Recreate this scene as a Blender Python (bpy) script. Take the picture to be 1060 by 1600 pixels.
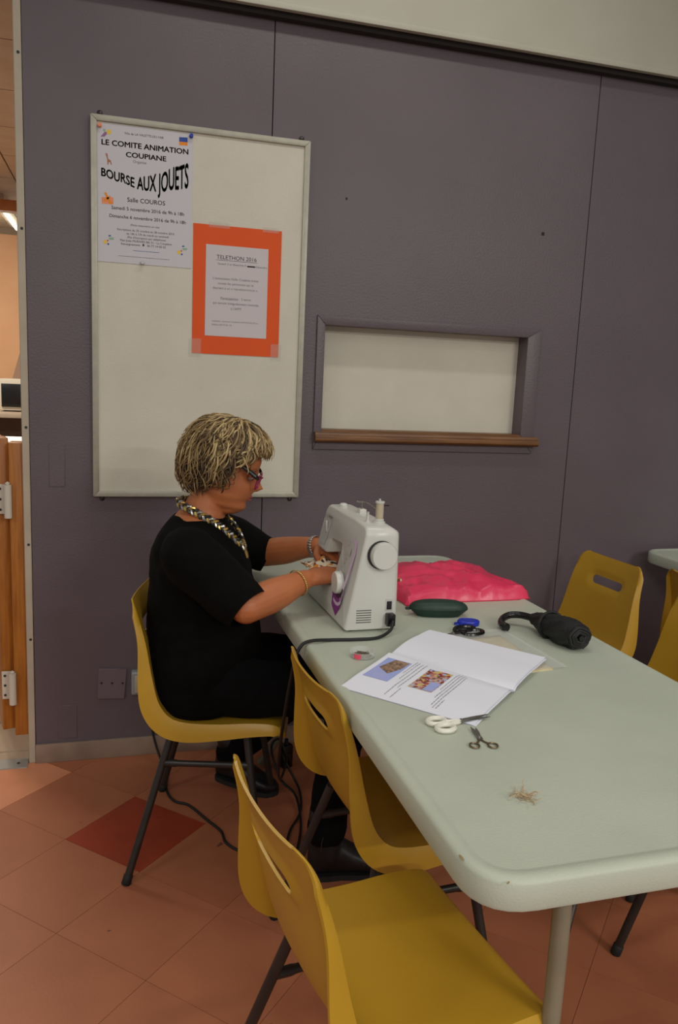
import bpy, bmesh, math, random
from mathutils import Vector, Matrix, noise as mnoise
from mathutils.geometry import tessellate_polygon

scene = bpy.context.scene
C = scene.collection
for o in list(bpy.data.objects):
    bpy.data.objects.remove(o)
random.seed(7)
PI = math.pi

# ------------------------------------------------------------------ camera
cam_d = bpy.data.cameras.new('camera')
cam = bpy.data.objects.new('camera', cam_d); C.objects.link(cam)
cam_d.sensor_fit = 'VERTICAL'; cam_d.sensor_height = 24.0
cam_d.lens = 1226.565 / 1600 * 24.0
cam_d.clip_start = 0.02
_pi, _ro, _ya = .1638, .0441, -.2758
_f = Vector((-math.sin(_ya)*math.cos(_pi), math.cos(_ya)*math.cos(_pi), -math.sin(_pi)))
_r0 = Vector((math.cos(_ya), math.sin(_ya), 0)); _u0 = _r0.cross(_f)
_r = _r0*math.cos(_ro) + _u0*math.sin(_ro); _u = _u0*math.cos(_ro) - _r0*math.sin(_ro)
_m = Matrix((_r, _u, -_f)).transposed().to_4x4(); _m.translation = (-.0914, -2.7451, 1.3594)
cam.matrix_world = _m
scene.camera = cam

# ------------------------------------------------------------------ world, lights, exposure
world = bpy.data.worlds.new('world'); scene.world = world; world.use_nodes = True
bg = world.node_tree.nodes['Background']
bg.inputs[0].default_value = (1.0, .96, .90, 1); bg.inputs[1].default_value = .23
vs = scene.view_settings
vs.view_transform = 'Standard'; vs.look = 'None'; vs.gamma = 1.0; vs.use_curve_mapping = False
vs.exposure = 0.0
scene.display_settings.display_device = 'sRGB'

def area(name, loc, sx, sy, power, col=(1, .965, .89), rot=(0, 0, 0)):
    d = bpy.data.lights.new(name, 'AREA'); d.shape = 'RECTANGLE'; d.size = sx; d.size_y = sy
    d.energy = power; d.color = col
    o = bpy.data.objects.new(name, d); C.objects.link(o); o.location = loc; o.rotation_euler = rot
    return o
# rows of ceiling tube lamps of the hall (above and behind the frame)
area('ceiling_lamp', (.7, -.86, 3.2), 1.5, .10, 9.5)
area('ceiling_lamp', (-.3, -2.9, 3.2), 1.5, .16, 4)
area('ceiling_lamp', (2.6, -2.2, 3.2), 1.5, .16, 6)
area('ceiling_lamp', (-.8, -4.9, 3.2), 1.5, .16, 40)
area('ceiling_lamp', (2.6, -5.2, 3.2), 1.5, .16, 85)
area('ceiling_lamp', (-.6, -7.4, 3.2), 1.5, .16, 100)
area('ceiling_lamp', (-3.4, -3.4, 3.2), 1.5, .16, 38)
area('ceiling_lamp', (3.0, -7.6, 3.2), 1.5, .16, 185)
# lamps of the room behind the doorway
area('ceiling_lamp', (-1.2, 1.6, 2.55), 1.2, .3, 46, (1, .90, .74))
area('ceiling_lamp', (-1.3, 4.4, 2.5), 1.0, .3, 14, (1, .9, .75))

# ------------------------------------------------------------------ helpers: colour and materials
def lin(c):
    return tuple(((v/255)/12.92 if v/255 <= .04045 else ((v/255+.055)/1.055)**2.4) for v in c)
def mat(name, col, rough=.5, col2=None, scale=8, bump=0, bscale=60, spec=.5, metal=0, alpha=1, trans=0, detail=4, stretch=None, sub=0):
    m = bpy.data.materials.new(name); m.use_nodes = True
    nt = m.node_tree; b = nt.nodes['Principled BSDF']
    c1 = (*lin(col), 1)
    b.inputs['Base Color'].default_value = c1
    b.inputs['Roughness'].default_value = rough
    b.inputs['Metallic'].default_value = metal
    b.inputs['Specular IOR Level'].default_value = spec
    b.inputs['Alpha'].default_value = alpha
    b.inputs['Transmission Weight'].default_value = trans
    if sub:
        b.inputs['Subsurface Weight'].default_value = sub
        b.inputs['Subsurface Radius'].default_value = (.012, .005, .003)
        b.inputs['Subsurface Scale'].default_value = .5
    tc = nt.nodes.new('ShaderNodeTexCoord'); mp = nt.nodes.new('ShaderNodeMapping')
    nt.links.new(tc.outputs['Object'], mp.inputs[0])
    if stretch: mp.inputs['Scale'].default_value = stretch
    if col2:
        n = nt.nodes.new('ShaderNodeTexNoise'); n.inputs['Scale'].default_value = scale; n.inputs['Detail'].default_value = detail
        nt.links.new(mp.outputs[0], n.inputs['Vector'])
        r = nt.nodes.new('ShaderNodeValToRGB'); r.color_ramp.elements[0].position = .35; r.color_ramp.elements[1].position = .68
        r.color_ramp.elements[0].color = c1; r.color_ramp.elements[1].color = (*lin(col2), 1)
        nt.links.new(n.outputs['Fac'], r.inputs[0]); nt.links.new(r.outputs[0], b.inputs['Base Color'])
    if bump:
        n2 = nt.nodes.new('ShaderNodeTexNoise'); n2.inputs['Scale'].default_value = bscale; n2.inputs['Detail'].default_value = 3
        nt.links.new(mp.outputs[0], n2.inputs['Vector'])
        bp = nt.nodes.new('ShaderNodeBump'); bp.inputs['Strength'].default_value = bump; bp.inputs['Distance'].default_value = .002
        nt.links.new(n2.outputs['Fac'], bp.inputs['Height']); nt.links.new(bp.outputs[0], b.inputs['Normal'])
    return m
def emis(name, col, s):
    m = bpy.data.materials.new(name); m.use_nodes = True
    b = m.node_tree.nodes['Principled BSDF']
    b.inputs['Emission Color'].default_value = (*lin(col), 1); b.inputs['Emission Strength'].default_value = s
    return m

M = {}
M['purple'] = mat('purple_wall_paint', (101, 89, 96), .42, (95, 83, 90), 2.5, .4, 150)
M['purple_plate'] = mat('purple_plate_paint', (108, 94, 104), .45, None, 2, .2, 150)
M['cream_board'] = mat('cream_painted_board', (214, 209, 194), .7, (207, 202, 187), 6, .35, 220)
M['alu'] = mat('brushed_aluminium', (176, 172, 158), .42, (166, 162, 148), 30, 0, metal=.35)
M['soffit'] = mat('off_white_soffit_paint', (188, 185, 170), .6, (181, 177, 161), 3, .15, 90)
M['shadow_gap'] = mat('dark_joint', (40, 34, 34), .8)
M['base'] = mat('beige_baseboard', (150, 128, 112), .6, (132, 112, 98), 12, .2, 80)
M['trimwhite'] = mat('ivory_trim', (186, 174, 154), .5, (176, 164, 146), 10)
M['grout'] = mat('floor_joint', (112, 66, 46), .8)
M['tile'] = mat('terracotta_vinyl', (170, 105, 74), .5, (162, 98, 68), 5, .12, 120, spec=.3)
M['tile_b'] = mat('terracotta_vinyl_light', (173, 107, 76), .5, (164, 100, 70), 5, .12, 120, spec=.3)
M['tile_red'] = mat('brick_red_vinyl', (158, 62, 34), .36, (146, 56, 31), 8, .1, 120)
M['tile_peach'] = mat('peach_vinyl', (214, 140, 102), .42, (204, 130, 92), 6, .1, 120)
M['table'] = mat('pale_sage_plastic', (190, 196, 180), .5, (183, 189, 173), 5, .25, 350)
M['stain'] = mat('brown_stain', (150, 128, 88), .7)
M['tube_grey'] = mat('grey_painted_steel', (136, 128, 108), .45, (122, 114, 96), 8)
M['chair'] = mat('mustard_polypropylene', (188, 147, 42), .36, (181, 140, 38), 4, .12, 320)
M['black_tube'] = mat('black_painted_steel', (34, 32, 31), .4, (44, 40, 37), 20, .1, 60)
M['rubber'] = mat('black_rubber', (24, 24, 24), .7)
M['cord'] = mat('black_cord', (20, 20, 21), .5)
M['skin'] = mat('skin', (188, 113, 70), .5, (178, 104, 63), 14, .15, 200, sub=.12)
M['black_knit'] = mat('black_knit', (6, 6, 6), .9, (9, 9, 9), 30, .3, 500, spec=.12)
M['black_trouser'] = mat('black_trouser_cloth', (6, 6, 7), .9, (9, 9, 10), 30, .3, 400, spec=.12)
M['boot'] = mat('black_leather', (14, 14, 16), .45, (20, 20, 22), 20, .15, 150)
M['gold'] = mat('gold_metal', (206, 172, 96), .3, metal=.8)
M['silver'] = mat('silver_metal', (190, 188, 184), .3, metal=.85)
M['gun'] = mat('dark_metal', (64, 60, 58), .35, metal=.6)
M['glossblack'] = mat('gloss_black_plastic', (16, 15, 16), .25)
M['frame_pink'] = mat('raspberry_acetate', (150, 34, 74), .3)
M['lens'] = mat('clear_lens', (235, 238, 240), .05, trans=.95, alpha=.5)
M['lip'] = mat('lip', (160, 76, 66), .45)
M['eyewhite'] = mat('eye_white', (170, 152, 140), .3)
M['iris'] = mat('dark_iris', (50, 38, 30), .2)
M['brow'] = mat('brow_hair', (128, 92, 62), .8)
M['mwhite'] = mat('white_machine_plastic', (212, 212, 205), .3, (208, 208, 201), 3)
M['mgrey'] = mat('light_grey_plastic', (196, 194, 190), .35)
M['mdark'] = mat('dark_slot', (40, 40, 42), .6)
M['violet'] = mat('violet_print', (136, 34, 136), .35)
M['lilac'] = mat('lilac_print', (226, 198, 230), .35)
M['plum'] = mat('dark_plum_print', (62, 22, 58), .35)
M['spool'] = mat('beige_thread', (198, 186, 160), .8, (186, 172, 146), 200, stretch=(1, 1, 12))
M['paper'] = mat('white_paper', (234, 235, 246), .8)
M['paper_poster'] = mat('white_poster_paper', (204, 202, 208), .7)
M['paper_grey'] = mat('grey_white_paper', (206, 198, 200), .8)
M['orange'] = mat('orange_card', (228, 86, 20), .7, (224, 82, 18), 10)
M['ink'] = mat('black_ink', (40, 38, 42), .8)
M['ink_soft'] = mat('grey_ink', (108, 104, 110), .8)
M['ink_plum'] = mat('plum_ink', (66, 40, 60), .8)
M['ink_green'] = mat('dark_green_ink', (44, 54, 44), .8)
M['ink_blue'] = mat('blue_ink', (52, 84, 160), .8)
M['ink_orange'] = mat('orange_ink', (236, 142, 40), .8)
M['ink_peach'] = mat('peach_ink', (236, 150, 112), .8)
M['ink_yellow'] = mat('yellow_ink', (232, 196, 84), .8)
M['ink_brown'] = mat('brown_ink', (176, 112, 88), .8)
M['ink_violet'] = mat('mauve_ink', (150, 104, 150), .8)
M['ink_red'] = mat('red_ink', (206, 62, 50), .8)
M['ink_teal'] = mat('pale_green_ink', (150, 180, 156), .8)
M['tape'] = mat('clear_tape', (220, 216, 204), .2, alpha=.13)
M['bluepin'] = mat('blue_plastic', (28, 48, 176), .3)
M['whitepin'] = mat('white_pin_plastic', (190, 190, 190), .3)
M['bag'] = mat('pink_plastic_film', (232, 62, 100), .3, (226, 52, 90), 9, .35, 45)
M['greencase'] = mat('dark_green_case', (24, 56, 46), .5, (20, 48, 40), 30, .2, 300)
M['pinlabel'] = mat('pink_label', (236, 84, 112), .6)
M['pins'] = mat('brown_pins', (122, 108, 90), .4, metal=.6)
M['clear'] = mat('clear_plastic', (240, 242, 240), .06, alpha=.22)
M['felt'] = mat('cream_felt', (214, 200, 160), .95, (206, 190, 150), 60, .5, 400)
M['white_plastic'] = mat('white_handle_plastic', (230, 228, 216), .35)
M['steel'] = mat('steel_blade', (150, 148, 144), .28, metal=.85)
M['antique'] = mat('antique_brass', (122, 108, 86), .35, metal=.75)
M['umb'] = mat('black_nylon', (19, 19, 20), .6, (25, 25, 26), 30, .4, 120)
M['lint'] = mat('beige_thread_tangle', (190, 166, 132), .9)
M['wood'] = mat('varnished_pine', (178, 112, 40), .4, (150, 86, 24), 6, .12, 60, stretch=(14, 14, 1))
M['wood_sill'] = mat('varnished_sill', (128, 86, 46), .4, (94, 58, 28), 6, .15, 60, stretch=(1, 14, 14))
M['hinge'] = mat('white_hinge_paint', (206, 198, 184), .4)
M['bsock'] = mat('grey_socket_plastic', (138, 146, 150), .35)
M['peach'] = mat('peach_wall_paint', (220, 174, 134), .7, (212, 164, 124), 5)
M['ceiltile'] = mat('ceiling_panel', (206, 184, 160), .8, (198, 174, 150), 8)
M['beam'] = mat('orange_wood_beam', (190, 118, 52), .5, (172, 102, 42), 6)
M['beige'] = mat('beige_kitchen', (180, 164, 146), .6, (172, 156, 138), 5)
M['beigefloor'] = mat('beige_floor_tile', (190, 168, 146), .45, (182, 160, 138), 5)
M['lime'] = mat('lime_plastic', (170, 210, 40), .5)
M['brownboard'] = mat('brown_card', (150, 122, 104), .7)
M['threshold'] = mat('brushed_threshold', (176, 176, 172), .4, metal=.5)
M['lampglow'] = emis('lit_tube', (255, 244, 222), 3.0)

# fabric prints: voronoi patches of colour
def patch_mat(name, cols, scale, rough=.9):
    m = bpy.data.materials.new(name); m.use_nodes = True; nt = m.node_tree; b = nt.nodes['Principled BSDF']
    b.inputs['Roughness'].default_value = rough
    tc = nt.nodes.new('ShaderNodeTexCoord'); v = nt.nodes.new('ShaderNodeTexVoronoi'); v.inputs['Scale'].default_value = scale
    nt.links.new(tc.outputs['Object'], v.inputs['Vector'])
    sx = nt.nodes.new('ShaderNodeSeparateColor'); nt.links.new(v.outputs['Color'], sx.inputs[0])
    r = nt.nodes.new('ShaderNodeValToRGB'); r.color_ramp.interpolation = 'CONSTANT'
    els = r.color_ramp.elements
    while len(els) < len(cols): els.new(.5)
    for i, c in enumerate(cols):
        els[i].position = i/len(cols); els[i].color = (*lin(c), 1)
    nt.links.new(sx.outputs[0], r.inputs[0]); nt.links.new(r.outputs[0], b.inputs['Base Color'])
    return m
M['floral'] = patch_mat('brown_floral_print', [(220, 205, 180), (120, 60, 30), (40, 40, 50), (210, 130, 40), (230, 215, 195), (150, 50, 34)], 75)
M['photo_a'] = patch_mat('printed_photo_roof', [(150, 120, 96), (132, 106, 88), (164, 132, 104), (110, 90, 80)], 170)
M['photo_b'] = patch_mat('printed_photo_garden', [(150, 52, 48), (196, 150, 140), (210, 180, 90), (170, 190, 220), (180, 120, 110), (120, 80, 70), (190, 170, 150)], 150)
M['photo_sky'] = mat('printed_photo_sky', (150, 170, 226), .8, (176, 176, 226), 12)
# hair takes its lock colour from a per-lock attribute
hm = bpy.data.materials.new('blond_highlight_hair'); hm.use_nodes = True
_b = hm.node_tree.nodes['Principled BSDF']; _a = hm.node_tree.nodes.new('ShaderNodeAttribute'); _a.attribute_name = 'lock'
hm.node_tree.links.new(_a.outputs['Color'], _b.inputs['Base Color']); _b.inputs['Roughness'].default_value = .45
M['hair'] = hm

# ------------------------------------------------------------------ helpers: mesh building
class MB:
    def __init__(s): s.v = []; s.f = []
    def add(s, vs_, fs):
        n = len(s.v); s.v += [tuple(p) for p in vs_]; s.f += [tuple(i+n for i in f) for f in fs]; return s
    def box(s, x0, x1, y0, y1, z0, z1):
        return s.add([(x, y, z) for z in (z0, z1) for y in (y0, y1) for x in (x0, x1)],
                     [(0, 2, 3, 1), (4, 5, 7, 6), (0, 1, 5, 4), (2, 6, 7, 3), (0, 4, 6, 2), (1, 3, 7, 5)])
    def rings(s, rs, cap=True, closed=False):
        n = len(rs[0]); base = len(s.v)
        for r in rs: s.v += [tuple(p) for p in r]
        m = len(rs)
        for i in range(m if closed else m-1):
            a, b_ = base+i*n, base+((i+1) % m)*n
            for j in range(n):
                k = (j+1) % n; s.f.append((a+j, a+k, b_+k, b_+j))
        if cap and not closed:
            s.f.append(tuple(base+j for j in reversed(range(n)))); s.f.append(tuple(base+(m-1)*n+j for j in range(n)))
        return s
    def tube(s, pts, r, n=10, closed=False, flat=None):
        pts = [Vector(p) for p in pts]; m = len(pts)
        rad = r if isinstance(r, (list, tuple)) else [r]*m
        T = []
        for i in range(m):
            if closed: t = pts[(i+1) % m]-pts[i-1]
            else: t = pts[min(i+1, m-1)]-pts[max(i-1, 0)]
            T.append(t.normalized() if t.length > 1e-9 else Vector((0, 0, 1)))
        ref = Vector((0, 0, 1)) if abs(T[0].z) < .9 else Vector((1, 0, 0))
        u = (ref - T[0]*ref.dot(T[0])).normalized(); rs = []
        for i in range(m):
            u = (u - T[i]*u.dot(T[i])).normalized(); w = T[i].cross(u)
            fl = flat if flat else 1
            rs.append([pts[i] + (u*math.cos(2*PI*j/n)*rad[i]*fl + w*math.sin(2*PI*j/n)*rad[i]) for j in range(n)])
        return s.rings(rs, True, closed)
    def lathe(s, prof, c, axis='z', n=24):
        rs = []
        for r, h in prof:
            ring = []
            for j in range(n):
                a = 2*PI*j/n; p, q = max(r, 1e-5)*math.cos(a), max(r, 1e-5)*math.sin(a)
                ring.append({'z': (c[0]+p, c[1]+q, c[2]+h), 'y': (c[0]+q, c[1]+h, c[2]+p), 'x': (c[0]+h, c[1]+p, c[2]+q)}[axis])
            rs.append(ring)
        return s.rings(rs)
    def ell(s, c, r, n=16, m=10, rot=None):
        rs = []
        for i in range(m+1):
            t = -PI/2+PI*i/m; ct = max(math.cos(t), .02)
            ring = []
            for j in range(n):
                p = Vector((r[0]*ct*math.cos(2*PI*j/n), r[1]*ct*math.sin(2*PI*j/n), r[2]*math.sin(t)))
                if rot: p = rot @ p
                ring.append(Vector(c)+p)
            rs.append(ring)
        return s.rings(rs)
    def poly(s, pts2, to3, thick=None):
        """flat polygon pts2 -> to3(u,v); with thick: to3(u,v,d) extruded 0..thick"""
        tri = tessellate_polygon([[Vector((p[0], p[1], 0)) for p in pts2]])
        n = len(pts2)
        if thick is None:
            s.add([to3(*p) for p in pts2], [tuple(t) for t in tri])
        else:
            s.add([to3(p[0], p[1], 0) for p in pts2]+[to3(p[0], p[1], thick) for p in pts2],
                  [tuple(t) for t in tri]+[tuple(i+n for i in reversed(t)) for t in tri]+[(i, (i+1) % n, n+(i+1) % n, n+i) for i in range(n)])
        return s
    def mesh(s, name):
        me = bpy.data.meshes.new(name); me.from_pydata(s.v, [], s.f); me.validate(); me.update()
        bm = bmesh.new(); bm.from_mesh(me); bmesh.ops.recalc_face_normals(bm, faces=bm.faces[:]); bm.to_mesh(me); bm.free()
        return me
    def build(s, name, m, parent=None, smooth=False, bevel=0, seg=2, loc=None, rot=None):
        me = s.mesh(name)
        if bevel:
            bm = bmesh.new(); bm.from_mesh(me)
            es = [e for e in bm.edges if len(e.link_faces) == 2 and e.calc_face_angle(0) > .6]
            bmesh.ops.bevel(bm, geom=es, offset=bevel, segments=seg, affect='EDGES', profile=.6, clamp_overlap=True)
            bm.to_mesh(me); bm.free()
        return link(name, me, m, parent, smooth, loc, rot)
def link(name, me, m, parent=None, smooth=False, loc=None, rot=None):
    me.materials.clear(); me.materials.append(M[m] if isinstance(m, str) else m)
    if smooth:
        me.shade_smooth() if hasattr(me, 'shade_smooth') else None
        try: me.set_sharp_from_angle(angle=math.radians(42))
        except Exception: pass
    o = bpy.data.objects.new(name, me); C.objects.link(o)
    if parent: o.parent = parent
    if loc: o.location = loc
    if rot: o.rotation_euler = rot
    return o
def bx(name, m, b, parent=None, bevel=.0, seg=2, **k):
    return MB().box(*b).build(name, m, parent, bevel > 0, bevel, seg, **k)
def empty(name, loc=(0, 0, 0), rz=0):
    o = bpy.data.objects.new(name, None); C.objects.link(o); o.location = loc; o.rotation_euler = (0, 0, rz); o.empty_display_size = .05
    return o
def tag(o, label=None, cat=None, group=None, kind=None):
    if label: o['label'] = label
    if cat: o['category'] = cat
    if group: o['group'] = group
    if kind: o['kind'] = kind
    return o
def struct(o): o['kind'] = 'structure'; return o
def sp(pts, n=8, closed=False):
    """Catmull-Rom through points"""
    P = [Vector(p) for p in pts]; out = []; m = len(P)
    for i in range(m if closed else m-1):
        p1, p2 = P[i], P[(i+1) % m]
        p0 = P[i-1] if (i > 0 or closed) else p1*2-p2
        p3 = P[(i+2) % m] if (i+2 < m or closed) else p2*2-p1
        for k in range(n):
            t = k/n
            out.append(.5*((2*p1)+(p2-p0)*t+(2*p0-5*p1+4*p2-p3)*t*t+(3*p1-p0-3*p2+p3)*t**3))
    if not closed: out.append(P[-1])
    return out
def cint(tab, x):
    if x <= tab[0][0]: return tab[0][1]
    n = len(tab)
    for i in range(n-1):
        (a, va), (b_, vb) = tab[i], tab[i+1]
        if x <= b_:
            h_ = b_-a; t = (x-a)/h_
            m0 = (vb-va)/h_ if i == 0 else (vb-tab[i-1][1])/(b_-tab[i-1][0])
            m1 = (vb-va)/h_ if i+2 >= n else (tab[i+2][1]-va)/(tab[i+2][0]-a)
            return (2*t**3-3*t*t+1)*va+(t**3-2*t*t+t)*h_*m0+(-2*t**3+3*t*t)*vb+(t**3-t*t)*h_*m1
    return tab[-1][1]
def interp(tab, x):
    if x <= tab[0][0]: return tab[0][1]
    for (a, va), (b_, vb) in zip(tab, tab[1:]):
        if x <= b_:
            t = (x-a)/(b_-a); t = t*t*(3-2*t); return va+(vb-va)*t
    return tab[-1][1]
def fillet(pts, rad, n=6):
    out = []; m = len(pts)
    for i in range(m):
        p, a, b_ = Vector(pts[i]), Vector(pts[i-1]), Vector(pts[(i+1) % m])
        r = rad[i] if isinstance(rad, (list, tuple)) else rad
        da, db = (a-p), (b_-p); ang = da.angle(db); d = min(r/math.tan(ang/2), da.length*.49, db.length*.49)
        if r <= 0: out.append(p); continue
        q0, q1 = p+da.normalized()*d, p+db.normalized()*d
        for k in range(n+1):
            t = k/n; out.append(q0*(1-t)**2+p*2*t*(1-t)+q1*t*t)
    return out
def evalmods(o):
    dg = bpy.context.evaluated_depsgraph_get(); dg.update()
    me = bpy.data.meshes.new_from_object(o.evaluated_get(dg)); old = o.data
    o.modifiers.clear(); o.data = me; bpy.data.meshes.remove(old); return me
def remesh(mb, name, m, parent, voxel, smooth=6, fac=.5):
    me = mb.mesh(name); o = link(name, me, m, parent)
    r = o.modifiers.new('r', 'REMESH'); r.mode = 'VOXEL'; r.voxel_size = voxel; r.use_smooth_shade = True
    if smooth:
        s_ = o.modifiers.new('s', 'SMOOTH'); s_.iterations = smooth; s_.factor = fac
    evalmods(o); o.data.shade_smooth()
    return o
def text_mesh(txt, bold=0.0):
    cu = bpy.data.curves.new('t', 'FONT'); cu.body = txt; cu.offset = bold; cu.resolution_u = 3
    o = bpy.data.objects.new('t', cu); C.objects.link(o)
    dg = bpy.context.evaluated_depsgraph_get(); dg.update()
    me = bpy.data.meshes.new_from_object(o.evaluated_get(dg))
    bpy.data.objects.remove(o); bpy.data.curves.remove(cu)
    return me
def text(name, txt, m, to3, width, cx, cy, h=None, bold=0.0, parent=None, left=False, warp=None):
    """text laid out in 2D centred at (cx,cy) with given width (height from font or h), mapped by to3(u,v)"""
    me = text_mesh(txt, 0)
    if bold:
        bm = bmesh.new()
        for dx, dy in ((0, 0), (bold, 0), (-bold, 0), (0, bold*.8), (0, -bold*.8)):
            n0 = len(bm.verts); bm.from_mesh(me); bm.verts.ensure_lookup_table()
            for v in bm.verts[n0:]: v.co.x += dx; v.co.y += dy; v.co.z += 0
        bm.to_mesh(me); bm.free()
    xs = [v.co.x for v in me.vertices]; ys = [v.co.y for v in me.vertices]
    x0, x1, y0, y1 = min(xs), max(xs), min(ys), max(ys)
    k = width/(x1-x0); ky = k if h is None else h/(y1-y0)
    for v in me.vertices:
        u = (v.co.x-x0)*k + (cx if left else cx-width/2); w = (v.co.y-(.34 if h is None else (y0+y1)/2))*ky + cy
        if warp: u, w = warp((u-cx)/width+.5, (v.co.y-y0)/(y1-y0))
        v.co = to3(u, w)
    me.update()
    return link(name, me, m, parent)

# ================================================================== THE SETTING
# floor: 29 cm vinyl tiles laid diagonally
floor = struct(bx('floor', 'grout', (-1.6, 3.6, -4.4, .03, -.03, -.0012)))
S = .2892; tang = -.7746; ox, oy = -.2487, -.5038
ct, st = math.cos(tang), math.sin(tang)
g = .0006
tmesh = MB().box(g, S-g, g, S-g, -.006, 0).mesh('tile')
tmats = {}
for k in ('tile', 'tile_b', 'tile_red', 'tile_peach'):
    me = tmesh.copy(); me.materials.append(M[k]); tmats[k] = me
for i in range(-16, 16):
    for j in range(-16, 16):
        cxx = ox+S*(ct*(i+.5)-st*(j+.5)); cyy = oy+S*(st*(i+.5)+ct*(j+.5))
        if not (-1.25 < cxx < 2.7 and -2.6 < cyy < .2): continue
        key = 'tile' if random.random() < .6 else 'tile_b'
        if (i, j) == (0, 0): key = 'tile_red'
        px, py = ox+S*(ct*i-st*j), oy+S*(st*i+ct*j)
        me = tmats[key]
        top = max(py, py+S*st, py+S*ct, py+S*(st+ct))
        peach = cxx < -.36 and cyy > -.34
        if peach: me = tmats['tile_peach']
        if top > -.002:                                   # cut the tile at the wall line
            bm = bmesh.new(); bm.from_mesh(me)
            mw = Matrix.Translation((px, py, 0)) @ Matrix.Rotation(tang, 4, 'Z')
            inv = mw.inverted()
            bmesh.ops.bisect_plane(bm, geom=bm.verts[:]+bm.edges[:]+bm.faces[:], plane_co=inv @ Vector((0, -.001, 0)),
                                   plane_no=inv.to_3x3() @ Vector((0, 1, 0)), clear_outer=True)
            if len(bm.faces) < 3: bm.free(); continue
            bmesh.ops.holes_fill(bm, edges=bm.edges[:]); m2 = bpy.data.meshes.new('tile'); bm.to_mesh(m2); bm.free()
            m2.materials.append(me.materials[0]); me = m2
        o = bpy.data.objects.new('tile', me); C.objects.link(o); o.parent = floor
        o.location = (px, py, 0); o.rotation_euler = (0, 0, tang)

M['scuff'] = mat('dark_scuff', (104, 66, 48), .6)
for (x, y, r_, a_) in ((.20, -1.31, .020, .4), (.19, -.62, .014, .9), (-.13, -.42, .006, .2), (-.10, -.45, .005, 1.2), (.02, -.44, .006, .3), (-.21, -.42, .004, .1), (.33, -.36, .010, .2), (1.20, -1.05, .008, .5), (-.12, -.93, .005, 0)):
    MB().poly([(r_*(1+.45*math.sin(3*q+x*90))*math.cos(q*PI/6), .42*r_*(1+.4*math.cos(5*q+y*70))*math.sin(q*PI/6)) for q in range(12)], lambda u, v: (u, v, .0003)).build('scuff_mark', 'scuff', floor, loc=(x, y, 0), rot=(0, 0, a_))

# back wall of 1.2 m painted panels
wall = struct(empty('wall_back', (0, 0, 0)))
core = bx('wall_core', 'shadow_gap', (-.37, 4.2, .07, .10, 0, 2.62), wall)
J = .0018
def panel(x0, x1, hole=None):
    mb = MB()
    if not hole: mb.box(x0+J, x1-J, 0, .07, .0, 2.62)
    else:
        a, b_, c, d = hole
        mb.box(x0+J, a, 0, .07, 0, 2.62).box(b_, x1-J, 0, .07, 0, 2.62).box(a, b_, 0, .07, 0, c).box(a, b_, 0, .07, d, 2.62)
    return mb.build('panel', 'purple', wall)
panel(-.377, .3977); panel(.3977, 1.6115, (.603, 1.396, 1.188, 1.557)); panel(1.6115, 2.82); panel(2.82, 4.2)
# small chips of missing paint
for (x, z, w, h) in ((.44, 2.07, .03, .008), (.49, 2.06, .012, .006), (.66, 1.98, .006, .008), (1.42, 1.93, .012, .012), (.86, .91, .02, .004)):
    bx('paint_chip', 'trimwhite' if z > 2 else 'shadow_gap', (x, x+w, -.0008, .001, z, z+h), wall)
# raised outlines of blanked-off boxes under the paint
def blank(x0, x1, z0, z1):
    bx('blank_plate', 'purple', (x0, x1, -.0022, .001, z0, z1), wall, .001, 1)
blank(-.318, -.268, .976, 1.116); blank(-.301, -.239, .082, .204)
# service hatch
h = struct(empty('window_1', (0, 0, 0)))
bx('shutter', 'cream_board', (.603, 1.396, .064, .072, 1.188, 1.557), h)
def mitre(name, a, b_, c, d):
    MB().poly([a, b_, c, d], lambda u, v, t: (u, -t, v), .010).build(name, 'purple', h, True, .003, 2)
X0, X1, Z0, Z1 = .575, 1.449, 1.118, 1.588; x0, x1, z0, z1 = .604, 1.395, 1.189, 1.556
mitre('frame_rail', (X0, Z1), (X1, Z1), (x1, z1), (x0, z1)); mitre('frame_stile', (X0, Z0), (X0, Z1), (x0, z1), (x0, z0))
mitre('frame_stile', (X1, Z0), (x1, z0), (x1, z1), (X1, Z1)); mitre('frame_rail', (X0, Z0), (x0, z0), (x1, z0), (X1, Z0))
sill = MB()
sill.rings([[(x, -y_, z_) for (y_, z_) in fillet([(-.066, 1.178), (.030, 1.178), (.030, 1.170), (.036, 1.166), (.036, 1.152), (.028, 1.146), (-.066, 1.146)], [0, .003, 0, .004, .004, .003, 0], 3)] for x in (.58, .6035, 1.3955, 1.458)])
# notch: only the front nosing passes outside the opening
sill = MB()
nose = [(-y_, z_) for (y_, z_) in fillet([(.0095, 1.182), (.030, 1.182), (.031, 1.173), (.037, 1.168), (.037, 1.153), (.028, 1.146), (.0095, 1.146)], [0, .004, .002, .004, .005, .004, 0], 3)]
sill.rings([[(x, y_, z_) for (y_, z_) in nose] for x in (.577, 1.462)])
sill.build('sill_nosing', 'wood_sill', h, True)
bx('sill_board', 'wood_sill', (.606, 1.393, -.012, .063, 1.172, 1.190), h, .002, 1)
# soffit above the wall
sof = struct(bx('trim_1', 'soffit', (-.6, 4.2, -.055, .10, 2.527, 3.0)))
bx('lower_bead', 'soffit', (-.6, 4.2, -.060, -.052, 2.522, 2.540), sof, .003, 2)
bx('joint_strip', 'shadow_gap', (-.37, 4.2, -.030, .0, 2.508, 2.5275), sof)
# baseboard
bb = struct(bx('baseboard_back', 'base', (-.377, 4.2, -.012, .0, 0, .068), None, .003, 2))
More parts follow.
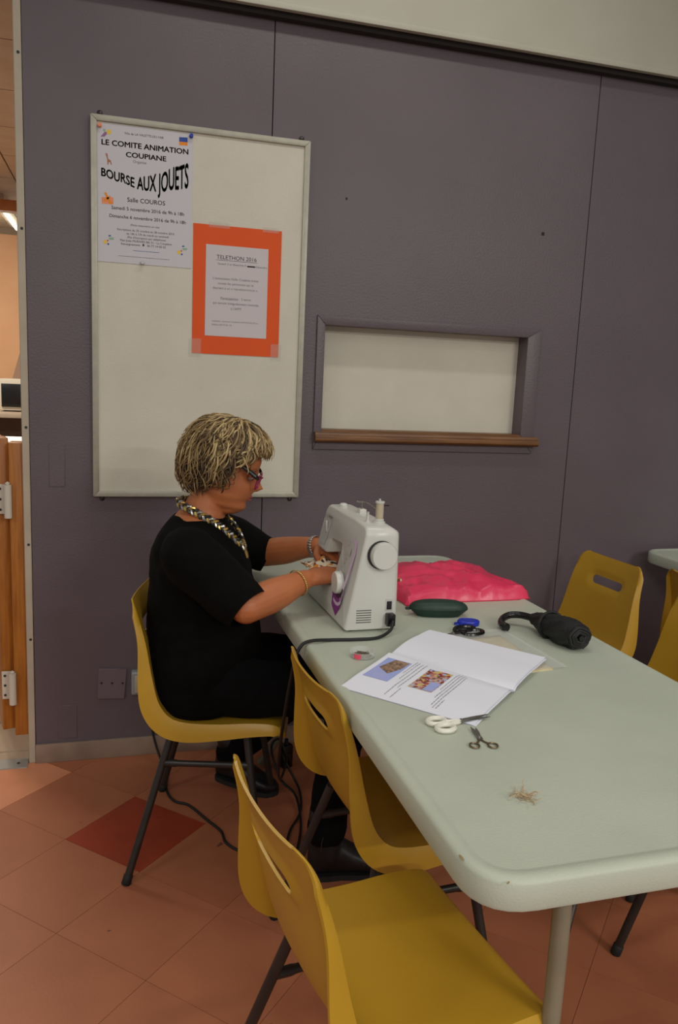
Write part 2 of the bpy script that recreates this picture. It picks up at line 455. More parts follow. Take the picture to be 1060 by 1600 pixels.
# ivory metal strip on the wall's end, with its screws
tr = struct(bx('trim_2', 'trimwhite', (-.400, -.377, -.003, .10, .0, 2.62), None, .002, 1))
for z in (.45, .78, 1.17, 1.79, 2.3):
    MB().lathe([(.0, -.0015), (.0045, -.001), (.0045, .002)], (-.386, -.003, z), 'y', 10).build('screw', 'mdark', tr)
# threshold strip
th_ = struct(bx('trim_3', 'threshold', (-1.6, -.402, -.036, .034, -.004, .004), None, .002, 1))
MB().lathe([(.006, .0), (.005, .0025), (0, .003)], (-.434, -.004, .0035), 'z', 12).build('screw', 'mdark', th_)

# ---- room behind the doorway
fl2 = struct(bx('floor_back_room', 'beigefloor', (-2.2, .6, .036, 5.2, -.03, -.004)))
for i in range(10):
    for j in range(3):
        bx('tile', 'beigefloor', (-1.2+.33*j, -.872+.33*j, .105+.33*i, .433+.33*i, -.004, 0), fl2)
pw = struct(bx('wall_partition', 'peach', (-2.2, .6, 3.2, 3.26, 0, 2.245)))
fw = struct(bx('wall_far', 'beige', (-2.2, .6, 5.2, 5.26, 0, 2.7)))
rw = struct(bx('wall_side', 'peach', (.55, .6, .12, 3.2, 0, 2.62)))
cl = struct(empty('ceiling', (0, 0, 2.6)))
for i in range(9):
    for j in range(4):
        bx('ceiling_panel', 'ceiltile', (-2.0+.62*j, -1.39+.62*j, .16+.6*i, .752+.6*i, 0, .02), cl)
bx('ceiling_backing', 'beige', (-2.2, .6, .1, 5.2, .02, .04), cl)
bmx = struct(bx('trim_4', 'beam', (-2.2, .6, 3.55, 3.65, 2.46, 2.535)))
lt = empty('tube_lamp', (-.95, 4.3, 2.56)); tag(lt, 'lit white tube lamp on the ceiling beyond the orange beam', 'lamp')
bx('lamp_housing', 'hinge', (-.05, .05, -.6, .6, .0, .04), lt, .004)
MB().tube([(0, -.57, -.012), (0, .57, -.012)], .015, 10).build('tube', 'lampglow', lt, True)
ub = empty('lit_ceiling_panel', (-.9, 4.5, 2.36)); tag(ub, 'glowing white lamp panel above the peach partition', 'lamp')
bx('lamp_frame', 'hinge', (-.5, .32, -.03, .03, .0, .045), ub, .004)
bx('diffuser', 'lampglow', (-.48, .24, -.035, .02, -.09, .0), ub, .004)

# shelf counter with microwave
ct_ = empty('counter', (-.2, 2.75, 0)); tag(ct_, 'beige shelf counter carrying the black-fronted oven', 'counter')
bx('worktop', 'beige', (-1.5, .6, -.3, .3, 1.055, 1.085), ct_, .004)
bx('shelf', 'beige', (-1.5, .6, -.28, .3, .80, .825), ct_, .003)
bx('back_panel', 'brownboard', (-1.5, .6, .27, .30, 0, 1.055), ct_)
bx('upright', 'beige', (-1.5, -1.47, -.28, .27, 0, 1.055), ct_); bx('upright', 'beige', (.57, .6, -.28, .27, 0, 1.055), ct_)
bx('plinth', 'beige', (-1.47, .57, -.26, .26, 0, .80), ct_)
mw = empty('microwave_oven', (-.82, 2.62, 1.085)); tag(mw, 'small microwave oven with black glass door on the counter', 'microwave')
bx('case', 'hinge', (0, .40, 0, .28, .008, .205), mw, .006)
bx('door', 'glossblack', (.012, .30, -.012, .0, .03, .175), mw, .003)
bx('control_panel', 'hinge', (.31, .392, -.008, .0, .03, .175), mw, .002)
for sx in (.03, .37):
    for sy in (.03, .25): MB().lathe([(.012, 0), (.012, .009)], (sx, sy, 0), 'z', 10).build('foot', 'rubber', mw)
bx2 = MB(); bx2.poly([(0, 0), (.16, 0), (.16, .33), (.10, .33)], lambda u, v, t: (u, t+(.05-.12*v), v), .012)
tag(bx2.build('leaning_board', 'brownboard', loc=(-.775, 2.84, 1.288)), 'brown board leaning behind the microwave oven', 'board')
bwl = MB().lathe([(.03, 0), (.055, .03), (.06, .045), (.055, .045), (.03, .006)], (0, 0, 0), 'z', 18).build('lime_bowl', 'lime', loc=(-.93, 2.62, 1.085), smooth=True)
tag(bwl, 'lime green bowl beside the microwave oven', 'bowl')
def sheet_stack(name, b, m, rz, label, cat):
    o = bx(name, m, (-b[0]/2, b[0]/2, -b[1]/2, b[1]/2, 0, b[2]), None, .001, 1, loc=(b[3], b[4], b[5]), rot=(0, 0, rz)); tag(o, label, cat); return o
# desk just behind the half gate, with papers
dk = empty('side_desk', (-.42, 1.35, 0)); tag(dk, 'low desk with papers behind the wooden half gate', 'desk')
bx('desk_top', 'brownboard', (-1.0, .55, -.35, .35, .93, .96), dk, .004)
for sx in (-.97, .49):
    for sy in (-.32, .28): bx('leg', 'beige', (sx, sx+.04, sy, sy+.04, 0, .93), dk)
sheet_stack('folder', (.5, .34, .055, -.50, 1.25, .96), 'glossblack', .05, 'black folder lying on the desk behind the gate', 'folder')
sheet_stack('paper_pile', (.45, .3, .012, -.52, 1.24, 1.015), 'paper', -.08, 'loose white paper pile on the black folder', 'paper')
sheet_stack('paper_box', (.40, .25, .035, -1.0, 1.45, .96), 'hinge', .1, 'flat pale box on the desk next to the black folder', 'box')
sheet_stack('tray', (.34, .24, .03, -1.0, 1.45, .995), 'beige', .02, 'beige tray stacked on the flat pale box', 'tray')

# ---- wooden half gate
post = struct(bx('door_1', 'wood', (-.444, -.400, .012, .085, .10, 1.118), None, .004, 2))
gate = empty('half_gate', (-.448, .05, 0), math.radians(14)); tag(gate, 'varnished pine half gate swung open on spring hinges', 'gate')
bx('gate_stile', 'wood', (-.040, .0, .0, .09, .11, 1.13), gate, .004)
bx('gate_board', 'wood', (-.033, -.007, .09, .62, .11, 1.13), gate, .002)
bx('gate_stile', 'wood', (-.040, .0, .62, .71, .11, 1.13), gate, .004)
def hinge(z):
    hg = empty('spring_hinge', (-.447, .0, z)); tag(hg, 'white spring hinge on the half gate, %s' % ('upper' if z > .6 else 'lower'), 'hinge')
    bx('hinge_plate', 'hinge', (-.038, -.006, .030, .0345, -.05, .05), hg, .001, 1)
    MB().tube([(.0, .0, -.058), (.0, .0, .052)], .012, 14).build('barrel', 'hinge', hg, True)
    MB().lathe([(.006, 0), (.008, .006), (0, .012)], (0, 0, .052), 'z', 10).build('knob', 'hinge', hg, True)
    for zz in (-.035, 0, .035): MB().lathe([(.0045, 0), (.0045, .002)], (-.028, .0285, zz), 'y', 8).build('screw', 'mdark', hg)
hinge(.928); hinge(.278)

# wall boxes near the baseboard
pl = bx('junction_plate', 'purple_plate', (-.047, .047, -.010, .0, -.055, .055), None, .0015, 1, loc=(-.1205, 0, .276), rot=(0, math.radians(4), 0))
tag(pl, 'crooked purple painted cover plate with screws on the wall', 'cover plate')
for x in (-.036, 0, .036): MB().lathe([(0, -.0025), (.004, -.0015), (.004, .002)], (x, -.0098, .004), 'y', 10).build('screw', 'gun', pl)
so = empty('wall_socket', (-.012, 0, .281)); tag(so, 'grey surface-mounted wall socket beside the crooked cover plate', 'socket')
bx('socket_box', 'bsock', (-.043, .043, -.035, .0, -.043, .043), so, .008, 3)
bx('socket_cover', 'trimwhite', (-.032, .032, -.041, -.034, -.032, .032), so, .004, 2)

# ================================================================== NOTICE BOARD AND POSTERS
nb = empty('notice_board', (-.1784, 0, .9453)); tag(nb, 'tall cream notice board in aluminium frame on the purple wall', 'notice board')
BW, BH, fw_ = .704, 1.204, .019
bx('board_panel', 'cream_board', (fw_*.8, BW-fw_*.8, -.014, -.002, fw_*.8, BH-fw_*.8), nb)
def frail(name, pts): MB().poly(pts, lambda u, v, t: (u, -t, v), .021).build(name, 'alu', nb, True, .002, 2)
frail('frame_rail', [(0, BH), (BW, BH), (BW-fw_, BH-fw_), (fw_, BH-fw_)]); frail('frame_rail', [(0, 0), (fw_, fw_), (BW-fw_, fw_), (BW, 0)])
frail('frame_stile', [(0, 0), (0, BH), (fw_, BH-fw_), (fw_, fw_)]); frail('frame_stile', [(BW, 0), (BW-fw_, fw_), (BW-fw_, BH-fw_), (BW, BH)])
for (x, z) in ((.028, BH+.008), (BW-.028, BH+.008), (.028, -.008), (BW-.028, -.008)):
    MB().lathe([(0, -.006), (.006, -.005), (.009, -.002), (.009, 0)], (x, 0, z), 'y', 14).build('mounting_screw', 'gun', nb, True)

def flat(d):
    return lambda u, v: (u, -d, v)
# A3 poster
PW, PH = .2955, .418
po = bx('toy_fair_poster', 'paper_poster', (0, PW, -.0008, .0, -PH, 0), loc=(-.1591, -.0148, 2.1266), rot=(0, .0, 0))
tag(po, 'white toy fair poster with bold lettering pinned to the notice board', 'poster')
def pt(txt, m, u0, u1, v, h=None, bold=0, nm='printed_line', warp=None):
    return text(nm, txt, m, flat(.0011), (u1-u0)*PW, (u0+u1)/2*PW, -v*PH, h, bold, po, warp=warp)
pt('Ville de LA VALETTE-DU-VAR', 'ink', .28, .69, .055)
pt('LE COMITE ANIMATION', 'ink_plum', .045, .955, .135, .0170, .030)
pt('COUPIANE', 'ink_plum', .295, .72, .205, .0160, .030)
pt('Organise', 'ink_soft', .37, .51, .250)
def arch(t, q):
    lo = (.462 - .016*0) - 0; 
    base = interp([(0, .398), (.2, .43), (.5, .487), (.66, .497), (.85, .478), (1, .462)], t)
    top = interp([(0, .318), (.2, .338), (.38, .365), (.5, .345), (.66, .312), (.85, .250), (1, .215)], t)
    v = base+(top-base)*q
    return (.04+.92*t)*PW, -v*PH
pt('BOURSE AUX JOUETS', 'ink_green', .04, .96, .4, None, .030, warp=arch)
pt('Salle COUROS', 'ink', .31, .71, .530, None, .006)
pt('Samedi 5 novembre 2016 de 9h à 18h', 'ink', .145, .915, .597, None, .006)
pt('Dimanche 6 novembre 2016 de 9h à 18h', 'ink', .125, .935, .658, None, .006)
pt('(Petite restauration sur site)', 'ink', .345, .65, .713)
pt('Inscriptions du 25 octobre au 28 octobre 2016', 'ink', .205, .81, .752)
pt("de 14h à 17h du mardi au vendredi", 'ink', .30, .75, .779)
pt("(Pas d'inscription par téléphone)", 'ink', .31, .72, .805)
pt('Mail Jules MURAIRE Bât 31 - La Coupiane', 'ink', .235, .785, .831)
pt('Renseignements', 'ink', .245, .445, .857); pt('06 77 14 00 02', 'ink', .52, .72, .857)
MB().poly([(.0, 0), (.007, 0), (.0055, .0045), (.007, .0065), (.0, .0065), (.0015, .0045)], lambda u, v: (.468*PW+u, -.0011, -.862*PH+v)).build('telephone_symbol', 'ink', po)
def dashes(par, m, u0, u1, v, W, H, d, hh, n):
    mb = MB(); x = u0*W
    while x < u1*W:
        w = random.uniform(.003, .009)
        mb.add([(x, -d, -v*H), (min(x+w, u1*W), -d, -v*H), (min(x+w, u1*W), -d, -v*H+hh), (x, -d, -v*H+hh)], [(0, 1, 2, 3)]); x += w+.0014
    return mb.build('fine_print', m, par)
dashes(po, 'ink_blue', .37, .65, .903, PW, PH, .0011, .0016, 20); dashes(po, 'ink_soft', .215, .765, .95, PW, PH, .0011, .0014, 40)
def blob(par, m, pts, W, H, d, nm='printed_picture'):
    return MB().poly(pts, lambda u, v: (u*W, -d, -v*H)).build(nm, m, par)
def disc(par, m, cu_, cv, r, W, H, d):
    return blob(par, m, [(cu_+r*math.cos(2*PI*k/14), cv+r*W/H*math.sin(2*PI*k/14)) for k in range(14)], W, H, d)
blob(po, 'ink_violet', [(.035, .10), (.055, .085), (.075, .065), (.10, .062), (.10, .08), (.075, .098)], PW, PH, .0011)
disc(po, 'ink_yellow', .122, .06, .026, PW, PH, .0011); disc(po, 'ink_teal', .075, .052, .014, PW, PH, .0011)
blob(po, 'ink_blue', [(.855, .035), (.945, .031), (.945, .065), (.855, .068)], PW, PH, .0011)
blob(po, 'ink_orange', [(.855, .069), (.945, .066), (.945, .09), (.855, .093)], PW, PH, .0011)
blob(po, 'ink_brown', [(.085, .215), (.105, .213), (.112, .25), (.14, .262), (.15, .29), (.14, .291), (.132, .274), (.118, .274), (.115, .293), (.105, .293), (.103, .255)], PW, PH, .0011)
blob(po, 'ink_peach', [(.045, .53), (.165, .525), (.165, .575), (.045, .578)], PW, PH, .0011)
blob(po, 'ink_orange', [(.07, .498), (.09, .492), (.14, .56), (.165, .558), (.145, .578), (.12, .572)], PW, PH, .0013)
blob(po, 'ink_orange', [(.06, .55), (.13, .515), (.14, .525), (.075, .56)], PW, PH, .0013)
for (cu_, cv) in ((.06, .855), (.845, .885)):
    disc(po, 'ink_yellow', cu_+.02, cv, .022, PW, PH, .0011); disc(po, 'ink_red', cu_+.045, cv-.012, .008, PW, PH, .0012)
    disc(po, 'ink_blue', cu_+.05, cv+.014, .010, PW, PH, .0012); blob(po, 'ink_teal', [(cu_+.055, cv-.035), (cu_+.11, cv-.038), (cu_+.105, cv-.02), (cu_+.06, cv-.018)], PW, PH, .0011)
    blob(po, 'ink_blue', [(cu_+.05, cv-.05), (cu_+.075, cv-.055), (cu_+.08, cv-.045), (cu_+.055, cv-.042)], PW, PH, .0011)
def pushpin(name, m, x, z, label, y=-.0158):
    o = MB().lathe([(0, -.013), (.0055, -.013), (.0062, -.011), (.004, -.008), (.004, -.005), (.0065, -.0035), (.0065, -.001), (.001, 0), (.0006, .006)], (0, 0, 0), 'y', 14).build(name, m, smooth=True, loc=(x, y, z))
    tag(o, label, 'push pin')
pushpin('push_pin', 'bluepin', .1315, 2.119, 'blue push pin at the upper corner of the toy fair poster')
pushpin('push_pin', 'whitepin', -.020, 1.714, 'grey push pin at the bottom edge of the toy fair poster')
pushpin('push_pin', 'ink_peach', -.151, 2.117, 'pale pink push pin at the upper corner of the toy fair poster')
# orange card with notice
orc = bx('orange_card', 'orange', (0, PW, -.0008, 0, -.4185, 0), loc=(.1419, -.0148, 1.8532), rot=(0, 0, 0))
tag(orc, 'bright orange card taped to the notice board behind the white notice', 'card')
for (a, b_, c, d) in ((.05, .12, -.008, .010), (.23, .285, -.008, .010), (-.012, .03, -.43, -.37), (.268, .305, -.43, -.375)):
    bx('tape_strip', 'tape', (a, b_, -.0013, -.0009, c, d), orc)
no = bx('charity_notice', 'paper_grey', (0, .209, -.0006, 0, -.2955, 0), loc=(.1840, -.0158, 1.7905))
tag(no, 'white charity notice sheet glued on the orange card', 'notice')
def nt_(txt, m, u0, u1, v, bold=0, left=False):
    return text('printed_line', txt, m, flat(.0008), (u1-u0)*.209, (u0 if left else (u0+u1)/2)*.209, -v*.2955, None, bold, no, left=left)
def rule(u0, u1, v, hh=.0011, m='ink'):
    MB().add([(u0*.209, -.0008, -v*.2955), (u1*.209, -.0008, -v*.2955), (u1*.209, -.0008, -v*.2955+hh), (u0*.209, -.0008, -v*.2955+hh)], [(0, 1, 2, 3)]).build('printed_rule', m, no)
nt_('TELETHON 2016', 'ink', .17, .81, .128); rule(.16, .82, .163)
nt_('Samedi 3 et dimanche 4', 'ink_soft', .19, .64, .200); rule(.66, .79, .215, .0046); nt_('Décembre', 'ink_soft', .80, .985, .205)
nt_("L'association Vallis Creativa invite", 'ink_soft', .115, .85, .360); nt_('toutes les personnes qui le', 'ink_soft', .20, .77, .413); nt_('désirent à un « marathon-tricot ».', 'ink_soft', .115, .845, .466)
nt_('Participation :', 'ink_soft', .245, .55, .575); rule(.245, .53, .590, .0007, 'ink_soft'); nt_('2 euros', 'ink_soft', .575, .73, .575)
nt_('qui seront intégralement reversés', 'ink_soft', .12, .86, .630); nt_("à l'AFM", 'ink_soft', .41, .575, .685)
nt_('modalités : mercerie Colombine (04 94 20 62 47) ou', 'ink_soft', .11, .86, .832); nt_('Hélène (06 72 06 14)', 'ink_soft', .11, .43, .872)
# ================================================================== TABLES
def rrect(w, l, r, z, inset=0, n=7):
    pts = fillet([(inset, -inset), (inset, -(l-inset)), (w-inset, -(l-inset)), (w-inset, -inset)], max(r-inset, .004), n)
    return [(p[0], p[1], z) for p in pts]
def folding_table(name, loc, rz, w, l, label, legs=True):
    t = empty(name, loc, rz); tag(t, label, 'table', 'folding tables in the hall')
    mb = MB(); R = .085
    mb.rings([rrect(w, l, R, .692, .010), rrect(w, l, R, .695, .002), rrect(w, l, R, .700, 0), rrect(w, l, R, .7325, 0), rrect(w, l, R, .7375, .0025), rrect(w, l, R, .7402, .008), rrect(w, l, R, .7404, .014),
              rrect(w, l, R, .7402, .021), rrect(w, l, R, .7380, .025), rrect(w, l, R, .7378, .030)])
    mb.build('table_top', 'table', t, True)
    # wishbone leg frames at both ends: each leg its own tube
    for ye, sgn in ((-.09, 1), (-(l-.09), -1)):
        for sx in (-1, 1):
            cx = w/2
            pts = sp([(cx+sx*.198, ye, .692), (cx+sx*.198, ye, .45), (cx+sx*.205, ye, .32), (cx+sx*.235, ye, .16), (cx+sx*.285, ye, .06), (cx+sx*.32, ye, .0165)], 6)
            MB().tube(pts, .0138, 12).build('leg', 'tube_grey', t, True)
        MB().tube([(w/2-.215, ye, .20), (w/2+.215, ye, .20)], .010, 10).build('leg_crossbar', 'tube_grey', t, True)
        MB().tube([(w/2-.22, ye, .672), (w/2+.22, ye, .672)], .012, 10).build('pivot_bar', 'tube_grey', t, True)
        MB().tube([(w/2-.195, ye, .52), (w/2-.08, ye+sgn*-.10, .69)], .0045, 8).build('folding_brace', 'gun', t, True)
        bx('brace_channel', 'tube_grey', (w/2-.015, w/2+.015, min(ye, ye+sgn*-.36), max(ye, ye+sgn*-.36), .668, .692), t, .002, 1)
    return t
T1 = (.3206, -.0933); TA = .0135
tb = folding_table('folding_table', (T1[0], T1[1], 0), TA, .761, 1.844, 'long pale folding table carrying the sewing machine and scissors')
for (u, v, r_, a_) in ((.004, -1.775, .007, 1.5), (.040, -1.838, .004, .6)):
    MB().rings([[(r_*k2*math.cos(q*PI/5)*.35, r_*k2*math.sin(q*PI/5), z) for q in range(10)] for k2, z in ((1, 0), (.6, .0006))]).build('edge_stain', 'stain', tb, loc=(u, v, .7385), rot=(0, 0, a_-1.5))
t2 = folding_table('folding_table', (1.965, -.045, 0), .02, .761, 1.844, 'white table with worn edge standing by the wall behind the yellow chairs')
NX = 'table_top'

# ================================================================== CHAIRS
def chair_shell():
    prof = sp([(.224, 0, .388), (.217, 0, .415), (.192, 0, .433), (.13, 0, .434), (.04, 0, .426), (-.045, 0, .425), (-.096, 0, .440), (-.132, 0, .483), (-.153, 0, .555), (-.174, 0, .65), (-.199, 0, .728), (-.211, 0, .757)], 7)
    n = len(prof); L = [0]
    for a, b_ in zip(prof, prof[1:]): L.append(L[-1]+(b_-a).length)
    tot = L[-1]
    # resample densely near the ends
    us = [tot*(.5-.5*math.cos(PI*k/110)) for k in range(111)]
    def at(u):
        for i in range(n-1):
            if u <= L[i+1]+1e-9:
                t = (u-L[i])/(L[i+1]-L[i]); return prof[i].lerp(prof[i+1], t), (prof[min(i+2, n-1)]-prof[max(i-1, 0)]).normalized()
        return prof[-1], (prof[-1]-prof[-2]).normalized()
    W = [(0, .184), (.12*tot, .190), (.35*tot, .196), (.55*tot, .196), (.75*tot, .184), (tot, .166)]
    FL = [(0, .010), (.10*tot, .024), (.3*tot, .037), (.42*tot, .046), (.52*tot, .048), (.62*tot, .042), (.74*tot, .027), (.86*tot, .013), (tot, .005)]
    RS = [(0, .0), (.1*tot, .006), (.3*tot, .013), (.5*tot, .019), (.7*tot, .018), (tot, .020)]
    uc = next(u for u in us if at(u)[0].z > .668); hl, hr = .066, .0165          # handle slot: centre, half length, radius
    def surf(u, y):
        p, T = at(u); N = Vector((T.z, 0, -T.x)); d = max(0, math.hypot(max(abs(y)-hl, 0), u-uc)-hr)
        return p+N*(cint(RS, u)*abs(y/cint(W, u))**2.2-(.006*math.exp(-(d/.014)**2)))+Vector((0, y, 0))
    NV = 44; mb = MB(); info = []
    for u in us:
        p, T = at(u); N = Vector((T.z, 0, -T.x))
        w0 = cint(W, u); w = w0; fl = cint(FL, u); rs = cint(RS, u); q = 1
        for dist, rc in ((u, .05), (tot-u, .038)):
            if dist < rc: w = w0-rc+math.sqrt(max(rc*rc-(rc-dist)**2, 0)); q = max(.22, dist/rc)
        re_ = rs*(w/w0)**2.2
        def fp(k, sg): return p+N*(re_-.003*q-fl*q*k/3)+Vector((0, sg*(w+(.002+.006*k/3)*q), 0))
        row = [fp(k, -1) for k in (3, 2, 1)]+[surf(u, w*(-1+2*k/NV)*.99) for k in range(NV+1)]+[fp(k, 1) for k in (1, 2, 3)]
        info += [None]*3+[(u, w*(-1+2*k/NV)*.99) for k in range(NV+1)]+[None]*3
        mb.v += [tuple(r) for r in row]
    m = NV+7
    def inside(k): return info[k] is not None and math.hypot(max(abs(info[k][1])-hl, 0), info[k][0]-uc) < hr
    rim = set()
    for i in range(len(us)-1):
        for j in range(m-1):
            f_ = (i*m+j, i*m+j+1, (i+1)*m+j+1, (i+1)*m+j)
            ins = [inside(k) for k in f_]
            if sum(ins) >= 2 and all(info[k] for k in f_): rim.update(f_); continue
            mb.f.append(f_)
    used = set(k for f_ in mb.f for k in f_)
    for k in rim & used:                                    # snap the hole's rim onto the slot outline
        u, y = info[k]; cy_ = max(-hl, min(hl, y)); dx, dy = y-cy_, u-uc; d = math.hypot(dx, dy) or 1e-6
        mb.v[k] = tuple(surf(uc+dy/d*hr, cy_+dx/d*hr))
    o = link('shell', mb.mesh('shell'), 'chair')
    so_ = o.modifiers.new('s', 'SOLIDIFY'); so_.thickness = .0046; so_.offset = 0
    evalmods(o)
    me = o.data; bpy.data.objects.remove(o)
    bm = bmesh.new(); bm.from_mesh(me); bmesh.ops.delete(bm, geom=[v for v in bm.verts if not v.link_faces], context='VERTS'); bm.to_mesh(me); bm.free()
    me.shade_smooth()
    try: me.set_sharp_from_angle(angle=math.radians(55))
    except Exception: pass
    return me
shell_me = chair_shell()
def make_chair():
    r = empty('stacking_chair'); tag(r, 'x', 'chair', 'yellow stacking chairs')
    o = link('shell', shell_me, 'chair', r)
    for sy in (-1, 1):
        for (a, b_) in (((-.085, .150, .402), (-.19, .247, .0)), ((.118, .155, .402), (.176, .24, .0))):
            A = Vector((a[0], sy*a[1], a[2])); B = Vector((b_[0], sy*b_[1], b_[2])); d = (B-A).normalized()
            lg = MB().tube([A, A.lerp(B, .5), B-d*.004], .0105, 12).build('leg', 'black_tube', r, True)
            MB().tube([B-d*.028, B-d*.026, B-d*.002, B], [.0108, .0125, .0128, .011], 12).build('foot_cap', 'rubber', lg, True)
        # side stretcher between the legs of one side, flat bar with clipped ends
        f = (.402-.315)/.402
        P = Vector((-.085-.105*f, sy*(.150+.097*f), .315)); Q = Vector((.118+.058*f, sy*(.155+.085*f), .315))
        MB().tube([P, P.lerp(Q, .14), P.lerp(Q, .18), P.lerp(Q, .82), P.lerp(Q, .86), Q], [.008, .009, .0075, .0075, .009, .008], 10, flat=1.2).build('stretcher', 'black_tube', r, True)
        MB().tube([(-.09, sy*.148, .406), (.13, sy*.155, .406)], .008, 10).build('seat_rail', 'black_tube', r, True)
    for sx in (-.03, .118):
        MB().tube([(sx, -.15, .408), (sx, .15, .408)], .008, 10).build('cross_rail', 'black_tube', r, True)
    return r
def copy_tree(o, parent=None):
    c = o.copy(); C.objects.link(c); c.parent = parent
    for ch in o.children: copy_tree(ch, c)
    return c
proto = make_chair()
CH = [((.165, -.56), -14, "mustard yellow chair the person in black sits on"),
      ((.492, -1.20), 4, "mustard yellow empty chair pushed in beside the person's boot, half under the table"),
      ((.302, -1.68), 9, "mustard yellow empty chair pulled out at the table corner, whole seat showing"),
      ((1.462, -.31), 184, "mustard yellow chair across the table, nearest the wall, with its front facing the umbrella"),
      ((1.43, -.87), 178, "mustard yellow chair tucked in beside the one facing the umbrella"),
      ((1.985, -.60), 2, "mustard yellow chair at the white table by the wall"),
      ((1.33, -1.437), 200, "mustard yellow chair turned at an angle with its front leg under the table end")]
for k, ((x, y), a, lab) in enumerate(CH):
    c = proto if k == 0 else copy_tree(proto)
    c.location = (x, y, 0); c.rotation_euler = (0, 0, math.radians(a)); c['label'] = lab

# ================================================================== SEWING MACHINE
sm = empty('sewing_machine', (.451, -.925, .7378), math.radians(1.7)); tag(sm, 'white electric sewing machine standing on the pale table', 'sewing machine')
def xf(z): return interp([(0, 0), (.06, .004), (.28, .048)], z)
def xb(z): return interp([(0, .143), (.2, .143), (.25, .138), (.275, .122)], z)
outl = fillet([(0, 0.004), (.372, .004), (.372, .085), (.148, .085), (.148, .195), (.25, .190), (.262, .148), (.352, .150), (.366, .25), (.335, .275), (.10, .275), (.0, .268)],
              [.006, .006, .008, .012, .018, .014, .01, .012, .03, .03, .1, .028], 6)
def inset(pts, d):
    m = len(pts); out = []
    for i in range(m):
        a, p, b_ = pts[i-1], pts[i], pts[(i+1) % m]
        t = (b_-a); 
        if t.length < 1e-6: t = p-a
        nrm = Vector((-t.y, t.x)).normalized(); out.append(p+nrm*d)
    return out
def layer(ins, off, front):
    return [((xf(p.y)+off) if front else (xb(p.y)-off), p.x, p.y) for p in inset(outl, ins)]
lay = [layer(.007, 0, True), layer(.003, .0015, True), layer(.0, .007, True), layer(0, .016, False), layer(.004, .006, False), layer(.012, .0, False)]
mb = MB(); n0 = len(outl)
mb.rings(lay, cap=False)
tri = tessellate_polygon([[Vector((p[1], p[2], 0)) for p in lay[0]]]); mb.f += [tuple(t) for t in tri]
tri = tessellate_polygon([[Vector((p[1], p[2], 0)) for p in lay[-1]]]); mb.f += [tuple(i+n0*(len(lay)-1) for i in t) for t in tri]
mb.build('body', 'mwhite', sm, True)
def onface(d=.0012): return lambda l, z: (xf(z)-d, l, z)
def decal(nm, m, pts, d): return MB().poly(pts, onface(d)).build(nm, m, sm)
for (x, y) in ((.02, .02), (.12, .02), (.02, .35), (.12, .35)): MB().lathe([(.009, 0), (.010, .005)], (x, y, 0), 'z', 12).build('foot', 'rubber', sm)
hw = MB().lathe([(.034, .002), (.034, -.006), (.0345, -.008), (.0345, -.020), (.032, -.024), (.010, -.0255), (0, -.0255)], (.091, 0, .199), 'y', 36).build('handwheel', 'mwhite', sm, True)
MB().lathe([(.0365, .0), (.0365, -.004), (.034, -.004)], (.088, .0, .199), 'y', 36).build('wheel_gap', 'mdark', sm, True)
MB().lathe([(.029, 0), (.029, -.014), (.027, -.0175), (0, -.018)], (xf(.112)+.001, .082, .110), 'x', 32).build('stitch_dial', 'mwhite', sm, True)
MB().lathe([(.031, 0), (.031, -.003), (0, -.003)], (xf(.112)-.0005, .082, .110), 'x', 32).build('dial_ring', 'mgrey', sm, True)
def arcband(r0, r1, a0, a1, c, n=16):
    P = [(c[0]+r0*math.cos(math.radians(a0+(a1-a0)*k/n)), c[1]+r0*math.sin(math.radians(a0+(a1-a0)*k/n))) for k in range(n+1)]
    Q = [(c[0]+r1*math.cos(math.radians(a0+(a1-a0)*k/n)), c[1]+r1*math.sin(math.radians(a0+(a1-a0)*k/n))) for k in range(n+1)]
    return P+Q[::-1]
decal('violet_panel', 'violet', fillet([(.125, .082), (.126, .040), (.082, .020), (.056, .046), (.050, .085)], .004, 3), .0010)
decal('plum_arc', 'plum', arcband(.031, .041, 195, 345, (.082, .110)), .0013)
decal('lilac_swoosh', 'lilac', arcband(.047, .056, 225, 300, (.086, .104), 12), .0014)
decal('lilac_stripe', 'lilac', [(.052, .06), (.040, .10), (.033, .15), (.034, .195), (.044, .222), (.075, .228), (.075, .220), (.055, .214), (.047, .193), (.047, .15), (.053, .10), (.060, .072)], .0011)
for (l, z, w, h_) in ((.095, .205, .018, .012), (.092, .182, .02, .003), (.09, .170, .02, .003), (.07, .182, .012, .018), (.092, .158, .02, .003), (.10, .146, .012, .003)):
    decal('stitch_chart', 'mgrey', [(l, z), (l+w, z), (l+w, z+h_), (l, z+h_)], .0011)
text('brand_lettering', 'brother', 'ink_soft', lambda u, v: (xf(v)-.0012, -u, v), .038, -.300, .244, None, .008, sm)
decal('face_plate', 'mgrey', fillet([(.285, .235), (.285, .165), (.35, .165), (.358, .235)], .01, 4), .0008)
MB().tube([(.075, .31, .152), (.075, .31, .105)], .004, 8).build('needle_bar', 'steel', sm, True)
MB().tube([(.075, .31, .105), (.075, .31, .088)], [.0012, .0004], 6).build('needle', 'steel', sm, True)
bx('presser_foot', 'steel', (.06, .09, .303, .317, .0855, .0885), sm, .001, 1)
MB().lathe([(.0, .0), (.012, .0), (.012, .008), (.008, .012), (0, .013)], (.075, .285, .273), 'z', 16).build('pressure_dial', 'mwhite', sm, True)
bx('thread_take_up', 'mwhite', (.030, .036, .30, .312, .20, .232), sm, .002, 1)
